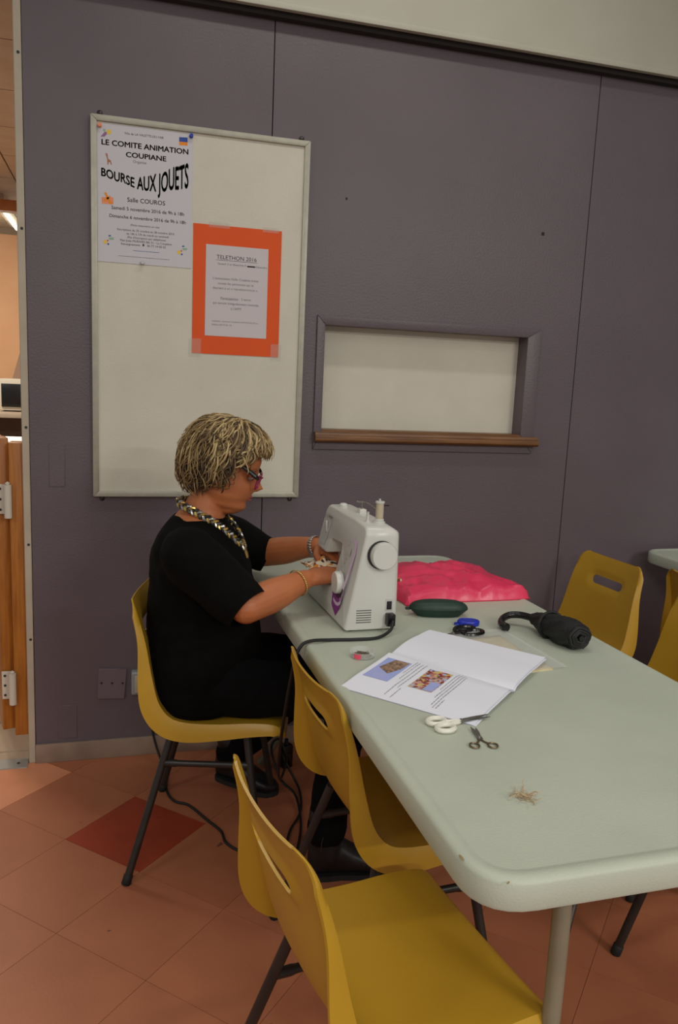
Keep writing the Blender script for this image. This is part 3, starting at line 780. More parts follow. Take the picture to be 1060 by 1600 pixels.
# spool pins, spool and thread
MB().lathe([(.016, 0), (.016, .012), (.012, .014), (0, .014)], (.098, .055, .262), 'z', 18).build('spool_stand', 'mwhite', sm, True)
MB().tube([(.098, .055, .262), (.098, .055, .333)], .003, 8).build('spool_pin', 'mgrey', sm, True)
MB().lathe([(.008, 0), (.0065, .006), (.0035, .010), (.003, .028), (0, .029)], (.070, .062, .270), 'z', 14).build('bobbin_winder', 'mgrey', sm, True)
bx('thread_guide_base', 'mwhite', (.085, .105, .17, .20, .266, .286), sm, .003, 2)
MB().tube([(.095, .185, .284), (.095, .185, .302), (.080, .185, .306)], .0022, 8).build('thread_guide', 'steel', sm, True)
MB().lathe([(.005, 0), (.006, .003), (0, .005)], (.095, .185, .302), 'z', 10).build('tension_disc', 'steel', sm, True)
bx('switch', 'glossblack', (.110, .124, -.002, .004, .056, .078), sm, .001, 1)
bx('switch_plate', 'mgrey', (.106, .128, -.001, .004, .052, .084), sm, .001, 1)
bx('plug', 'glossblack', (.108, .130, -.020, .004, .016, .048), sm, .004, 2)
mbv = MB()
for k in range(6):
    for q in range(13): mbv.box(.030+q*.0031, .0324+q*.0031, -.0006, .002, .024+k*.0062, .0262+k*.0062)
mbv.build('vent_slots', 'mdark', sm)['kind'] = 'stuff'
# reel of thread standing on the spool pin
rl = empty('thread_reel', (.548, -.867, 1.0140)); tag(rl, 'beige reel of sewing thread standing on the white machine', 'thread reel')
MB().lathe([(.0035, 0), (.012, 0), (.012, .004), (.0095, .006), (.0035, .006)], (0, 0, 0), 'z', 20).build('reel_end', 'mwhite', rl, True)
MB().lathe([(.0035, .005), (.0098, .005), (.0102, .025), (.0098, .045), (.0035, .045)], (0, 0, 0), 'z', 20).build('thread', 'spool', rl, True)
MB().lathe([(.0035, .044), (.0095, .044), (.012, .046), (.012, .050), (.0035, .050)], (0, 0, 0), 'z', 20).build('reel_end', 'mwhite', rl, True)
MB().tube(sp([(-.008, .006, .03), (-.012, .07, .035), (-.016, .127, .030)], 6), .0005, 5).build('loose_thread', 'spool', rl)
# power lead of the machine, over the table edge to the floor
lead = MB().tube(sp([(.572, -.948, .772), (.560, -.962, .752), (.52, -.985, .7425), (.46, -.99, .7425), (.40, -.985, .7425), (.345, -1.00, .747), (.318, -1.01, .735), (.305, -1.00, .68), (.30, -.93, .50), (.32, -.80, .32), (.37, -.60, .18), (.42, -.42, .11), (.45, -.31, .10), (.43, -.28, .15), (.40, -.30, .13), (.42, -.36, .05), (.46, -.42, .02), (.45, -.55, .006), (.42, -.66, .006), (.395, -.72, .006), (.36, -.78, .006)], 8), .0042, 8).build('power_lead', 'cord', smooth=True)
tag(lead, 'black power lead from the sewing machine over the table edge', 'cable')
lead2 = MB().tube(sp([(.02, -.03, .26), (.012, -.045, .20), (.02, -.06, .10), (.045, -.10, .02), (.058, -.16, .006), (.055, -.29, .006), (.075, -.36, .006), (.118, -.395, .006), (.165, -.49, .006), (.200, -.56, .006), (.207, -.62, .006), (.24, -.67, .006), (.30, -.69, .006)], 8), .0042, 8).build('floor_cable', 'cord', smooth=True)
tag(lead2, 'black cable from the wall socket snaking across the floor', 'cable')
lead3 = MB().tube(sp([(.50, -.17, .006), (.49, -.22, .02), (.47, -.27, .08), (.44, -.30, .10), (.47, -.33, .04), (.485, -.38, .006), (.46, -.50, .006), (.405, -.60, .006), (.37, -.70, .006)], 8), .004, 8).build('pedal_cable', 'cord', smooth=True)
tag(lead3, 'thin black foot pedal cable looping on the floor under the table', 'cable')
ad = empty('cable_adaptor', (.476, -.19, 0), .3); tag(ad, 'black upright cable plug adaptor on the floor by the wall', 'plug adaptor')
bx('adaptor_body', 'glossblack', (-.02, .02, -.016, .016, 0, .085), ad, .006, 2); MB().tube([(0, 0, .084), (0, 0, .105)], [.009, .006], 10).build('strain_relief', 'rubber', ad, True)

# ================================================================== THINGS ON THE TABLE
TZ = .7378
# fabric being sewn
fb = MB()
n_ = 22
pts = []
for i in range(n_+1):
    for j in range(n_+1):
        u, v = i/n_, j/n_
        x = -.075+.15*u; y = -.09+.20*v
        z = .012+.030*math.exp(-((u-.35)**2+(v-.55)**2)*9)+.012*mnoise.noise(Vector((u*5, v*5, 3)))+.006*mnoise.noise(Vector((u*13, v*13, 8)))
        pts.append((x+.01*mnoise.noise(Vector((u*4, v*4, 20))), y, max(z, .003)))
fb.v = pts; fb.f = [(i*(n_+1)+j, (i+1)*(n_+1)+j, (i+1)*(n_+1)+j+1, i*(n_+1)+j+1) for i in range(n_) for j in range(n_)]
fo = fb.build('sewing_fabric', 'floral', smooth=True, loc=(.495, -.66, .821)); s_ = fo.modifiers.new('s', 'SOLIDIFY'); s_.thickness = .003
tag(fo, 'crumpled brown and cream floral cloth under the hands at the machine', 'fabric')
# pink plastic bag
bg_ = MB(); nx, ny = 44, 40
def bagpt(u, v, top):
    x = -.205+.41*u+.010*math.sin(6*v+1); y = -.185+.37*v+.008*math.sin(5*u)
    if v > .75: x = (x-.02)*(1-.8*(v-.75))+.02
    e = min(u/1.0, (1-u)*1.0, v*1.3, (1-v)*.9); ed = min(1, e/.05)
    h_ = .036*ed**.5+.026*min(1, e/.3)
    cr = lambda a, b_, c: abs(mnoise.noise(Vector((u*a+v*b_, v*a-u*b_, c))))
    w = .016*mnoise.noise(Vector((u*2.6, v*2.8, 1)))-.022*cr(4, 2, 5)-.012*cr(9, -5, 9)+.008
    return (x, y, max(.004, h_+w*min(1, e/.08)))
for i in range(nx+1):
    for j in range(ny+1): bg_.v.append(bagpt(i/nx, j/ny, True))
bg_.f = [(i*(ny+1)+j, (i+1)*(ny+1)+j, (i+1)*(ny+1)+j+1, i*(ny+1)+j+1) for i in range(nx) for j in range(ny)]
nb_ = len(bg_.v); bidx = [i*(ny+1) for i in range(nx+1)]+[nx*(ny+1)+j for j in range(1, ny+1)]+[i*(ny+1)+ny for i in range(nx-1, -1, -1)]+[j for j in range(ny-1, 0, -1)]
for k in bidx: p = bg_.v[k]; bg_.v.append((p[0]*.985, p[1]*.985, 0))
mB = len(bidx)
for k in range(mB): bg_.f.append((bidx[k], bidx[(k+1) % mB], nb_+(k+1) % mB, nb_+k))
bg_.f.append(tuple(nb_+k for k in range(mB)))
bo = bg_.build('plastic_bag', 'bag', smooth=True, loc=(.872, -.520, TZ), rot=(0, 0, math.radians(5)))
bo.data.shade_smooth(); tag(bo, 'bright pink plastic bag lying on the table behind the machine', 'bag')
ke = MB()
for k in range(8): ke.ell((.012*math.cos(k*1.7), .016*math.sin(k*2.3), .008+.004*(k % 3)), (.009, .006, .006), 8, 6)
ko = ke.build('cloth_scrap', 'floral', smooth=True, loc=(.70, -.60, TZ+.035)); tag(ko, 'small patterned cloth scrap on the pink bag by the machine', 'fabric')
# green spectacle case
gc = empty('spectacle_case', (.752, -.812, TZ), math.radians(-10)); tag(gc, 'dark green zipped spectacle case in front of the pink bag', 'case')
def caseshell(z0, z1, zc, s_):
    mb = MB(); rs = []
    for k in range(7):
        t = k/6; z = z0+(z1-z0)*math.sin(t*PI/2); k2 = math.cos(t*PI/2)**.55 if s_ > 0 else (.72+.28*t)
        if s_ < 0: z = z0+(z1-z0)*t
        rs.append([(.082*k2*math.copysign(abs(math.cos(a))**.75, math.cos(a)), .031*k2*math.copysign(abs(math.sin(a))**.85, math.sin(a)), z) for a in [2*PI*q/36 for q in range(36)]])
    return mb.rings(rs)
caseshell(0, .020, 0, -1).build('lower_shell', 'greencase', gc, True)
caseshell(.0215, .044, 0, 1).build('upper_shell', 'greencase', gc, True)
MB().rings([[(.081*k2*math.copysign(abs(math.cos(a))**.75, math.cos(a)), .0302*k2*math.copysign(abs(math.sin(a))**.85, math.sin(a)), z) for a in [2*PI*q/36 for q in range(36)]] for (k2, z) in ((.99, .0195), (1, .0208), (.99, .022))]).build('zip', 'mdark', gc, True)
bx('zip_tab', 'greencase', (-.092, -.080, -.005, .005, .016, .022), gc, .001, 1)
# scissors builder (flat, local +x toward the tips)
def scissors(name, loc, rz, L, hm, bm_, ring, opening, label, sep, thick=.006, ringw=.0045):
    r = empty(name, loc, rz); tag(r, label, 'scissors')
    for sgn in (-1, 1):
        a = sgn*opening/2; ca, sa = math.cos(a), math.sin(a)
        rot = lambda x, y: (x*ca-y*sa, x*sa+y*ca)
        bl = [(0, -.004), (.0, .004), (L*.5*.6, .005*sgn*-.3+.003), (L*.52, .0)]
        bl = [(-.008, -.0045), (L*.3, -.0038), (L*.52, -.0004), (L*.52, .0004), (L*.3, .0032), (-.008, .0045)]
        MB().poly([rot(*p) for p in bl], lambda u, v, t: (u, v, thick*.5+sgn*.0009+t), .0014).build('blade', bm_, r)
        # shank and finger ring on the opposite side
        c = (-L*.5+ring[0], -sgn*sep) 
        path = sp([rot(-.004, 0), rot(-L*.18, -sgn*.003), (c[0]+ring[0]*.8, c[1]+sgn*ring[1]*.55)], 6)
        hd = MB().tube([(p.x, p.y, thick*.5) for p in [Vector((q[0], q[1], 0)) for q in path]], [ringw*1.0]*len(path), 8)
        hd.build('shank', hm, r, True)
        MB().tube([(c[0]+ring[0]*math.cos(t), c[1]+ring[1]*math.sin(t), thick*.5+.0005) for t in [2*PI*q/26 for q in range(26)]], ringw, 8, closed=True).build('finger_ring', hm, r, True)
    MB().lathe([(.003, 0), (.003, thick*.5+.0035), (.002, thick*.5+.0045), (0, thick*.5+.0045)], (0, 0, 0), 'z', 12).build('pivot_screw', 'steel', r, True)
    return r
scissors('fabric_scissors', (.722, -.985, TZ), math.radians(198), .165, 'glossblack', 'steel', (.030, .0175), .10, 'black handled fabric scissors pointing at the booklet', .0165, .011, .0056)
scissors('paper_scissors', (.524, -1.474, TZ), math.radians(11), .125, 'white_plastic', 'steel', (.0175, .0130), .12, 'white handled scissors sticking out from under the booklet', .0155, .010, .0048)
scissors('embroidery_scissors', (.530, -1.540, TZ), math.radians(80), .080, 'antique', 'steel', (.0095, .0085), .24, 'small antique metal embroidery scissors lying on the bare table', .0165, .004, .0017)
# blue oval tape case
bt = empty('tape_case', (.800, -.905, TZ), math.radians(-12)); tag(bt, 'small bright blue oval plastic case behind the black scissors', 'case')
MB().rings([[(.030*k2*math.cos(a), .020*k2*math.sin(a), z) for a in [2*PI*q/30 for q in range(30)]] for (k2, z) in ((.92, 0), (1, .004), (1, .011), (.9, .014), (.8, .0145), (.78, .013))]).build('case_body', 'bluepin', bt, True)
MB().tube([(-.030+.008*math.cos(t), -.004+.008*math.sin(t), .004) for t in [2*PI*q/16 for q in range(16)]], .002, 6, closed=True).build('loop', 'bluepin', bt, True)
# pin box
pb = empty('pin_box', (.446, -1.095, TZ)); tag(pb, 'round clear plastic box of pins with pink label', 'pin box')
MB().lathe([(0, 0), (.028, 0), (.0295, .002), (.0295, .015), (.0285, .015), (.0282, .0025), (0, .002)], (0, 0, 0), 'z', 30).build('dish', 'clear', pb, True)
a0 = math.radians(215)
lb = MB(); lb.rings([[(r_*math.cos(a0+k*.07), r_*math.sin(a0+k*.07), z) for (r_, z) in ((.0297, .0025), (.0303, .0025), (.0303, .0135), (.0297, .0135))] for k in range(9)]); lb.build('label_sticker', 'pinlabel', pb)
pn = MB()
for k in range(110):
    a, r_ = random.uniform(0, 2*PI), .021*math.sqrt(random.random()); b_ = random.uniform(0, PI); x, y, z = r_*math.cos(a), r_*math.sin(a), .003+random.uniform(0, .0065)*(1-r_/.026)
    dx, dy = .007*math.cos(b_), .007*math.sin(b_); pn.tube([(x-dx*.8, y-dy*.8, z), (x+dx*.8, y+dy*.8, z+.001)], .0007, 4)
pn.build('pins', 'pins', pb)['kind'] = 'stuff'
# booklet: A4 leaves opened at the fold
ax = Vector((.67, -.742, 0)); bxv = Vector((.742, .67, 0))
bk = empty('pattern_booklet', (.344, -1.269, TZ), math.atan2(-.742, .67)); tag(bk, 'open white printed booklet with two colour pictures', 'booklet')
# local frame: +x along A4 long edge, +y along the width (fold at .21)
def ph(a, b_):
    if b_ <= .21:
        t = b_/.21; return .006*min(1, t*3)+.002+.010*t**2*(1-.35*a/.297)-.010*max(0, t-.86)/.14*(a/.297)
    t = (b_-.21)/.21
    hgt = .010+.022*math.sin(min(t, 1)*PI*.75)*(1-.45*a/.297)
    return hgt*(1-.45*t) + .006*max(0, t-.7)/.3
def page(name, b0, b1, dz, par, m='paper', na=16, nb2=16, sa=0):
    mb = MB()
    for i in range(na+1):
        for j in range(nb2+1):
            a = .297*i/na+sa; b_ = b0+(b1-b0)*j/nb2; mb.v.append((a, b_, max(.0006, ph(a, b_)-dz)))
    mb.f = [(i*(nb2+1)+j, (i+1)*(nb2+1)+j, (i+1)*(nb2+1)+j+1, i*(nb2+1)+j+1) for i in range(na) for j in range(nb2)]
    return mb.build(name, m, par, True)
page('lower_leaf', 0, .21, 0, bk); page('upper_leaf', .21, .42, 0, bk)
page('under_leaf', .0, .21, .0022, bk, sa=.004); page('under_leaf', .21, .418, .003, bk, sa=.003)
def onpage(d): return lambda a, b_: (a, b_, ph(a, b_)+d)
def pic(pts, m, d, n=8):
    (a0, b0), (a1, b1) = pts; mb = MB()
    for i in range(n+1):
        for j in range(n+1): a = a0+(a1-a0)*i/n; b_ = b0+(b1-b0)*j/n; mb.v.append(onpage(d)(a, b_))
    mb.f = [(i*(n+1)+j, (i+1)*(n+1)+j, (i+1)*(n+1)+j+1, i*(n+1)+j+1) for i in range(n) for j in range(n)]
    return mb.build('printed_picture', m, bk, True)
pic(((.012, .072), (.072, .185)), 'photo_sky', .0006); 
MB().poly([(.020, .13), (.033, .182), (.068, .182), (.066, .145), (.052, .108)], onpage(.0009)).build('printed_picture', 'photo_a', bk)
pic(((.118, .076), (.172, .183)), 'photo_b', .0006); pic(((.150, .078), (.171, .125)), 'photo_sky', .0009)
def tline(a, b0, b1):
    mb = MB(); b_ = b0
    while b_ < b1:
        w = random.uniform(.003, .010); q = [onpage(.0007)(a, b_), onpage(.0007)(a+.0013, b_), onpage(.0007)(a+.0013, min(b_+w, b1)), onpage(.0007)(a, min(b_+w, b1))]
        mb.add(q, [(0, 1, 2, 3)]); b_ += w+.002
    mb.build('text_line', 'ink_soft', bk)
for (a, b0, b1) in ((.078, .13, .20), (.085, .10, .20), (.094, .02, .195), (.103, .06, .2), (.110, .015, .06), (.180, .10, .2), (.187, .06, .2), (.194, .03, .2), (.201, .02, .19), (.208, .02, .06)): tline(a, b0, b1)
# cream felt square in a clear sleeve
ft = MB()
for i in range(13):
    for j in range(13): u, v = i/12, j/12; ft.v.append((-.10+.2*u+.003*math.sin(9*v), -.122+.244*v+.003*math.sin(8*u), .002+.0012*mnoise.noise(Vector((u*3, v*3, 2)))))
ft.f = [(i*13+j, (i+1)*13+j, (i+1)*13+j+1, i*13+j+1) for i in range(12) for j in range(12)]
fe = ft.build('felt_square', 'felt', smooth=True, loc=(.748, -1.132, TZ), rot=(0, 0, math.radians(3))); s_ = fe.modifiers.new('s', 'SOLIDIFY'); s_.thickness = .003
tag(fe, 'cream felt square lying under the open booklet', 'felt')
sl = bx('clear_sleeve', 'clear', (-.11, .125, -.13, .15, 0, .0006), None, loc=(.757, -1.122, TZ+.0048), rot=(0, 0, math.radians(4)))
tag(sl, 'clear plastic sleeve over the cream felt square', 'sleeve')
# folded umbrella
um = empty('folded_umbrella', (.959, -.972, TZ), 0); tag(um, 'black folded umbrella with curved handle on the table', 'umbrella')
A = Vector((.0, .012, .030)); B = Vector((.024, -.168, .036)); mb = MB(); rs = []
for k in range(23):
    t = k/22; p = A.lerp(B, t); r_ = interp([(0, .012), (.12, .020), (.4, .031), (.8, .036), (1, .031)], t)
    ring = []
    for q in range(40):
        a = 2*PI*q/40; tw = a+t*2.2
        rr = r_*(1+.09*math.sin(7*tw)+.04*math.sin(16*tw+2))
        ring.append(p+Vector((rr*math.cos(a), 0, min(rr, .9)*math.sin(a))))
    rs.append([(q_[0], q_[1], max(q_[2], .0005)) for q_ in ring])
mb.rings(rs).build('canopy', 'umb', um, True)
for k, r_ in enumerate((.027, .020, .013)):
    MB().tube([(B.x+(r_+.002*math.sin(5*a))*math.cos(a), B.y-.003-.001*k, B.z+(r_+.002*math.sin(4*a))*math.sin(a)*.9) for a in [2*PI*q/28 for q in range(28)]], .0042, 7, closed=True).build('rolled_fold', 'umb', um, True)
MB().tube([B+Vector((0, .01, 0)), B+Vector((0, -.012, 0))], [.009, .007], 14).build('tip_cap', 'glossblack', um, True)
ring = [A.lerp(B, .42)+Vector((.036*math.cos(a), .008*math.sin(a), .0345*math.sin(a))) for a in [2*PI*q/28 for q in range(28)]]
MB().tube([(p[0], p[1], max(p[2], .004)) for p in ring], .0035, 6, closed=True).build('strap', 'umb', um, True)
MB().tube(sp([(.0, .0, .030), (-.010, .028, .030), (-.024, .046, .029), (-.046, .056, .026), (-.068, .048, .020), (-.083, .028, .015), (-.087, .005, .0135), (-.086, -.008, .0135)], 7), [.0095]*40+[.0105]*6+[.012]*3+[.011], 12).build('handle', 'glossblack', um, True)
# tangle of thread ends
ln = MB()
for k in range(24):
    a = random.uniform(0, 6.28); p = Vector((random.gauss(0, .004), random.gauss(0, .005), .003)); P = [p]
    for q in range(5):
        a += random.uniform(-1.3, 1.3); p = p+Vector((.0055*math.cos(a), .0055*math.sin(a), random.uniform(-.003, .004))); p.z = max(p.z, .001); P.append(p.copy())
    ln.tube(sp(P, 3), .0006, 4)
lo = ln.build('thread_tangle', 'lint', loc=(.512, -1.744, TZ)); lo['kind'] = 'stuff'; tag(lo, 'tangle of beige thread ends on the bare table', 'thread')
# ================================================================== PERSON (local frame: +x the way she faces, +y her left)
pe = empty('person', (.165, -.56, 0), math.radians(-14)); tag(pe, 'person in black short-sleeved top sewing at the machine, seated', 'person')
def loft(mb, secs, n=22):
    """secs: (center, half-depth-x, half-width-y) horizontal rings"""
    mb.rings([[(c[0]+a*math.cos(2*PI*q/n), c[1]+b_*math.sin(2*PI*q/n), c[2]) for q in range(n)] for (c, a, b_) in secs]); return mb
def limb(mb, pts, rad, n=16, sub=6, flat=None):
    P = sp(pts, sub); R_ = sp([(r, 0, 0) for r in rad], sub); mb.tube(P, [q.x for q in R_], n, flat=flat); mb.ell(P[0], (R_[0].x,)*3, 14, 8); mb.ell(P[-1], (R_[-1].x,)*3, 14, 8); return mb
HP = math.radians(16); HC = Vector((.029, 0, 1.109))
def H(p):   # head-local -> person-local
    x, y, z = p; return Vector((HC.x+x*math.cos(HP)+z*math.sin(HP), y, HC.z+z*math.cos(HP)-x*math.sin(HP)))
# ---- head
FX = [(-.118, .030), (-.112, .060), (-.100, .078), (-.088, .085), (-.072, .080), (-.058, .086), (-.045, .088), (-.030, .087), (-.010, .082), (.004, .080), (.020, .088), (.045, .089), (.07, .078), (.09, .058), (.105, .034), (.116, .002)]
BX = [(-.118, -.005), (-.10, -.02), (-.08, -.045), (-.05, -.075), (-.02, -.092), (.02, -.100), (.06, -.096), (.085, -.076), (.105, -.042), (.116, -.002)]
WX = [(-.118, .022), (-.108, .042), (-.09, .056), (-.06, .066), (-.02, .071), (.03, .073), (.06, .070), (.085, .056), (.105, .032), (.116, .002)]
NX_ = [(-.050, 0), (-.040, .004), (-.033, .018), (-.022, .031), (-.012, .024), (.0, .014), (.014, .006), (.024, 0)]
head = MB(); rows = []; nz, na = 70, 72
for i in range(nz+1):
    z = -.118+.234*i/nz; f_, b_, w = interp(FX, z), interp(BX, z), interp(WX, z); row = []
    for q in range(na):
        a = 2*PI*q/na; ca, sa = math.cos(a), math.sin(a)
        x = f_*abs(ca)**.82 if ca >= 0 else b_*abs(ca)**.9
        y = w*math.copysign(abs(sa)**.95, sa)
        if ca > 0:
            nzw = .0105+.006*max(0, -(z+.005)/.03)
            x += interp(NX_, z)*math.exp(-(y/nzw)**2)
            x -= .010*math.exp(-((abs(y)-.033)/.016)**2-((z-.004)/.014)**2)          # eye sockets
            x += .004*math.exp(-((abs(y)-.036)/.022)**2-((z+.030)/.020)**2)            # cheeks
            x += .0035*math.exp(-((z+.0535)/.0045)**2-(y/.020)**2)+.0035*math.exp(-((z+.063)/.0045)**2-(y/.018)**2)   # lips
            x -= .003*math.exp(-((z+.0585)/.0018)**2-(y/.021)**2)
        row.append(H((x, y, z)))
    rows.append(row)
body = MB(); body.rings(rows)
for s_ in (-1, 1):   # ears
    body.ell(H((-.005, s_*.074, -.005)), (.016, .007, .028), 12, 8)
# jowl and neck
body.ell(H((.035, 0, -.103)), (.042, .042, .020), 16, 10)
loft(body, [((-.055, 0, .93), .085, .11), ((-.045, 0, .965), .072, .082), ((-.030, 0, .995), .062, .064), ((-.014, 0, 1.03), .058, .057), ((-.002, 0, 1.07), .056, .055), ((.0, 0, 1.10), .05, .05)])
# hidden torso and legs keep the figure one surface
TOR = [((-.02, 0, .435), .135, .175), ((-.022, 0, .47), .152, .192), ((-.022, 0, .53), .160, .200), ((-.022, 0, .60), .163, .202), ((-.027, 0, .68), .160, .196), ((-.030, 0, .76), .152, .190), ((-.037, 0, .84), .140, .190), ((-.046, 0, .895), .122, .186), ((-.050, 0, .935), .100, .160), ((-.048, 0, .965), .078, .118), ((-.042, 0, .985), .066, .086)]
loft(body, [(c, a*.90, b_*.90) for c, a, b_ in TOR], 28)
SHN, ELN, WRN = (-.045, -.165, .895), (.118, -.285, .797), (.262, -.150, .838)
SHF, ELF, WRF = (-.030, .165, .895), (.125, .245, .818), (.292, .115, .874)
limb(body, [SHN, (.04, -.235, .845), ELN], [.060, .052, .043]); limb(body, [ELN, (.180, -.226, .812), (.225, -.185, .826), WRN], [.043, .044, .036, .0265])
limb(body, [SHF, (.05, .215, .855), ELF], [.060, .052, .043]); limb(body, [ELF, (.190, .200, .838), (.245, .155, .858), WRF], [.043, .043, .035, .0265])
LEGN = [(-.07, -.095, .525), (.12, -.115, .515), (.385, -.135, .505), (.375, -.160, .36), (.345, -.183, .13)]
LEGF = [(-.07, .095, .525), (.12, .125, .510), (.325, .165, .490), (.205, .215, .33), (.035, .270, .135)]
for Lg in (LEGN, LEGF): limb(body, Lg, [.080, .075, .055, .050, .036])
def hand(mb, W, D, N, thumb, curl):
    W, D = Vector(W), Vector(D).normalized(); N = Vector(N); N = (N-D*N.dot(D)).normalized(); Sx = D.cross(N)*thumb   # Sx: toward the thumb
    def ring(c, hw_, ht, n=16): return [c+Sx*hw_*math.cos(2*PI*q/n)+N*ht*math.sin(2*PI*q/n) for q in range(n)]
    mb.rings([ring(W-D*.02, .026, .021), ring(W+D*.008, .028, .020), ring(W+D*.035, .036, .018), ring(W+D*.065, .041, .0155), ring(W+D*.088, .040, .0125)])
    kn = W+D*.086; tips = []
    for off, L_, rr in ((.030, .92, .0090), (.010, 1.0, .0092), (-.010, .95, .0088), (-.029, .76, .0078)):
        p = kn+Sx*off*.98+N*(.002-.004*abs(off)/.03)-D*.008; d = (D+Sx*off*2.2).normalized(); P = [p]; ang = curl*.5
        for seg, l_ in enumerate((.042*L_, .026*L_, .021*L_)):
            dd = d*math.cos(ang)-N*math.sin(ang); p = p+dd*l_; P.append(p); ang += curl*.75
        limb(mb, P, [rr*1.05, rr, rr*.92, rr*.75], 10, 4)
    p = W+D*.022+Sx*.026-N*.004; P = [p]; d = (D*.75+Sx*.75-N*.25).normalized()
    for l_, tw in ((.036, 0), (.030, .35), (.024, .35)):
        dd = (d+(D-Sx*.7)*tw).normalized(); p = p+dd*l_; P.append(p)
    limb(mb, P, [.0145, .0115, .0098, .0078], 10, 4)
hand(body, Vector(WRN)+Vector((.01, .008, .001)), (.80, .56, .06), (.05, -.25, 1), -1, .55)
hand(body, Vector(WRF)+Vector((.008, -.010, -.002)), (.62, -.70, -.16), (.10, .2, 1), 1, .42)
remesh(body, 'body', 'skin', pe, .0034, 5, .5)
# face details
for s_ in (-1, 1):
    e_ = MB().ell(H((.0735, s_*.032, .002)), (.0085, .0105, .0085), 14, 10).build('eye', 'eyewhite', pe, True)
    MB().ell(H((.0802, s_*.032, -.001)), (.0025, .0045, .0042), 10, 8).build('iris', 'iris', e_, True)
    MB().ell(H((.0735, s_*.032, .0058)), (.0098, .0125, .0072), 14, 10).build('eyelid', 'skin', e_, True)
    MB().tube(sp([H((.081, s_*.016, .021)), H((.086, s_*.034, .027)), H((.070, s_*.052, .021))], 5), [.0022]*11, 6, flat=.8).build('eyebrow', 'brow', pe, True)
    MB().tube(sp([H((.083, s_*.020, .006)), H((.0855, s_*.032, .0105)), H((.076, s_*.044, .006))], 5), [.0012]*11, 6).build('eyelash', 'iris', pe, True)
lp = MB(); lp.tube(sp([H((.079, -.021, -.0575)), H((.0885, -.010, -.0545)), H((.0915, 0, -.0550)), H((.0885, .010, -.0545)), H((.079, .021, -.0575))], 5), [.0012+.0014*math.sin(PI*k/20) for k in range(21)], 8)
lp.build('upper_lip', 'lip', pe, True)
lp = MB(); lp.tube(sp([H((.079, -.019, -.0605)), H((.0875, -.009, -.0635)), H((.0900, 0, -.0640)), H((.0875, .009, -.0635)), H((.079, .019, -.0605))], 5), [.0012+.0018*math.sin(PI*k/20) for k in range(21)], 8)
lp.build('lower_lip', 'lip', pe, True)
# ---- top
def folds(o, amp, sc, seed=0):
    nr = [v.normal.copy() for v in o.data.vertices]
    for v, n in zip(o.data.vertices, nr):
        k = mnoise.noise(Vector((v.co.x*sc, v.co.y*sc, v.co.z*sc*1.6+seed))); k2 = mnoise.noise(Vector((v.co.x*sc*2.3+5, v.co.y*sc*2.3, v.co.z*sc*3.2+seed)))
        v.co += n*(amp*k+amp*.5*k2)
    o.data.update()
top = MB(); loft(top, [((c[0], c[1], c[2]), a*(1.06 if c[2] < .6 else 1.0), b_*1.0) for c, a, b_ in TOR[1:-1]]+[((-.044, 0, .978), .068, .090)], 28)
limb(top, [SHN, (.03, -.230, .852), (.098, -.270, .808), (.125, -.286, .792)], [.078, .074, .066, .060]); limb(top, [SHF, (.045, .215, .858), (.102, .238, .826), (.130, .245, .815)], [.076, .072, .063, .056])
sw = remesh(top, 'sweater', 'black_knit', pe, .0075, 16); folds(sw, .006, 9)
# cut the sleeve ends flat and open the neckline
bm = bmesh.new(); bm.from_mesh(sw.data)
for (c, d) in (((.126, -.292, .795), (.62, -.36, -.45)), ((.134, .246, .816), (.80, .10, -.30))):
    d = Vector(d).normalized(); c = Vector(c)
    geom = [v for v in bm.verts if (v.co-c).length < .11]
    fs = [f for f in bm.faces if all((v.co-c).length < .11 for v in f.verts)]; es = [e for e in bm.edges if all((v.co-c).length < .11 for v in e.verts)]
    bmesh.ops.bisect_plane(bm, geom=geom+es+fs, plane_co=c, plane_no=d, clear_outer=True)
bm.to_mesh(sw.data); bm.free(); sw.data.shade_smooth()
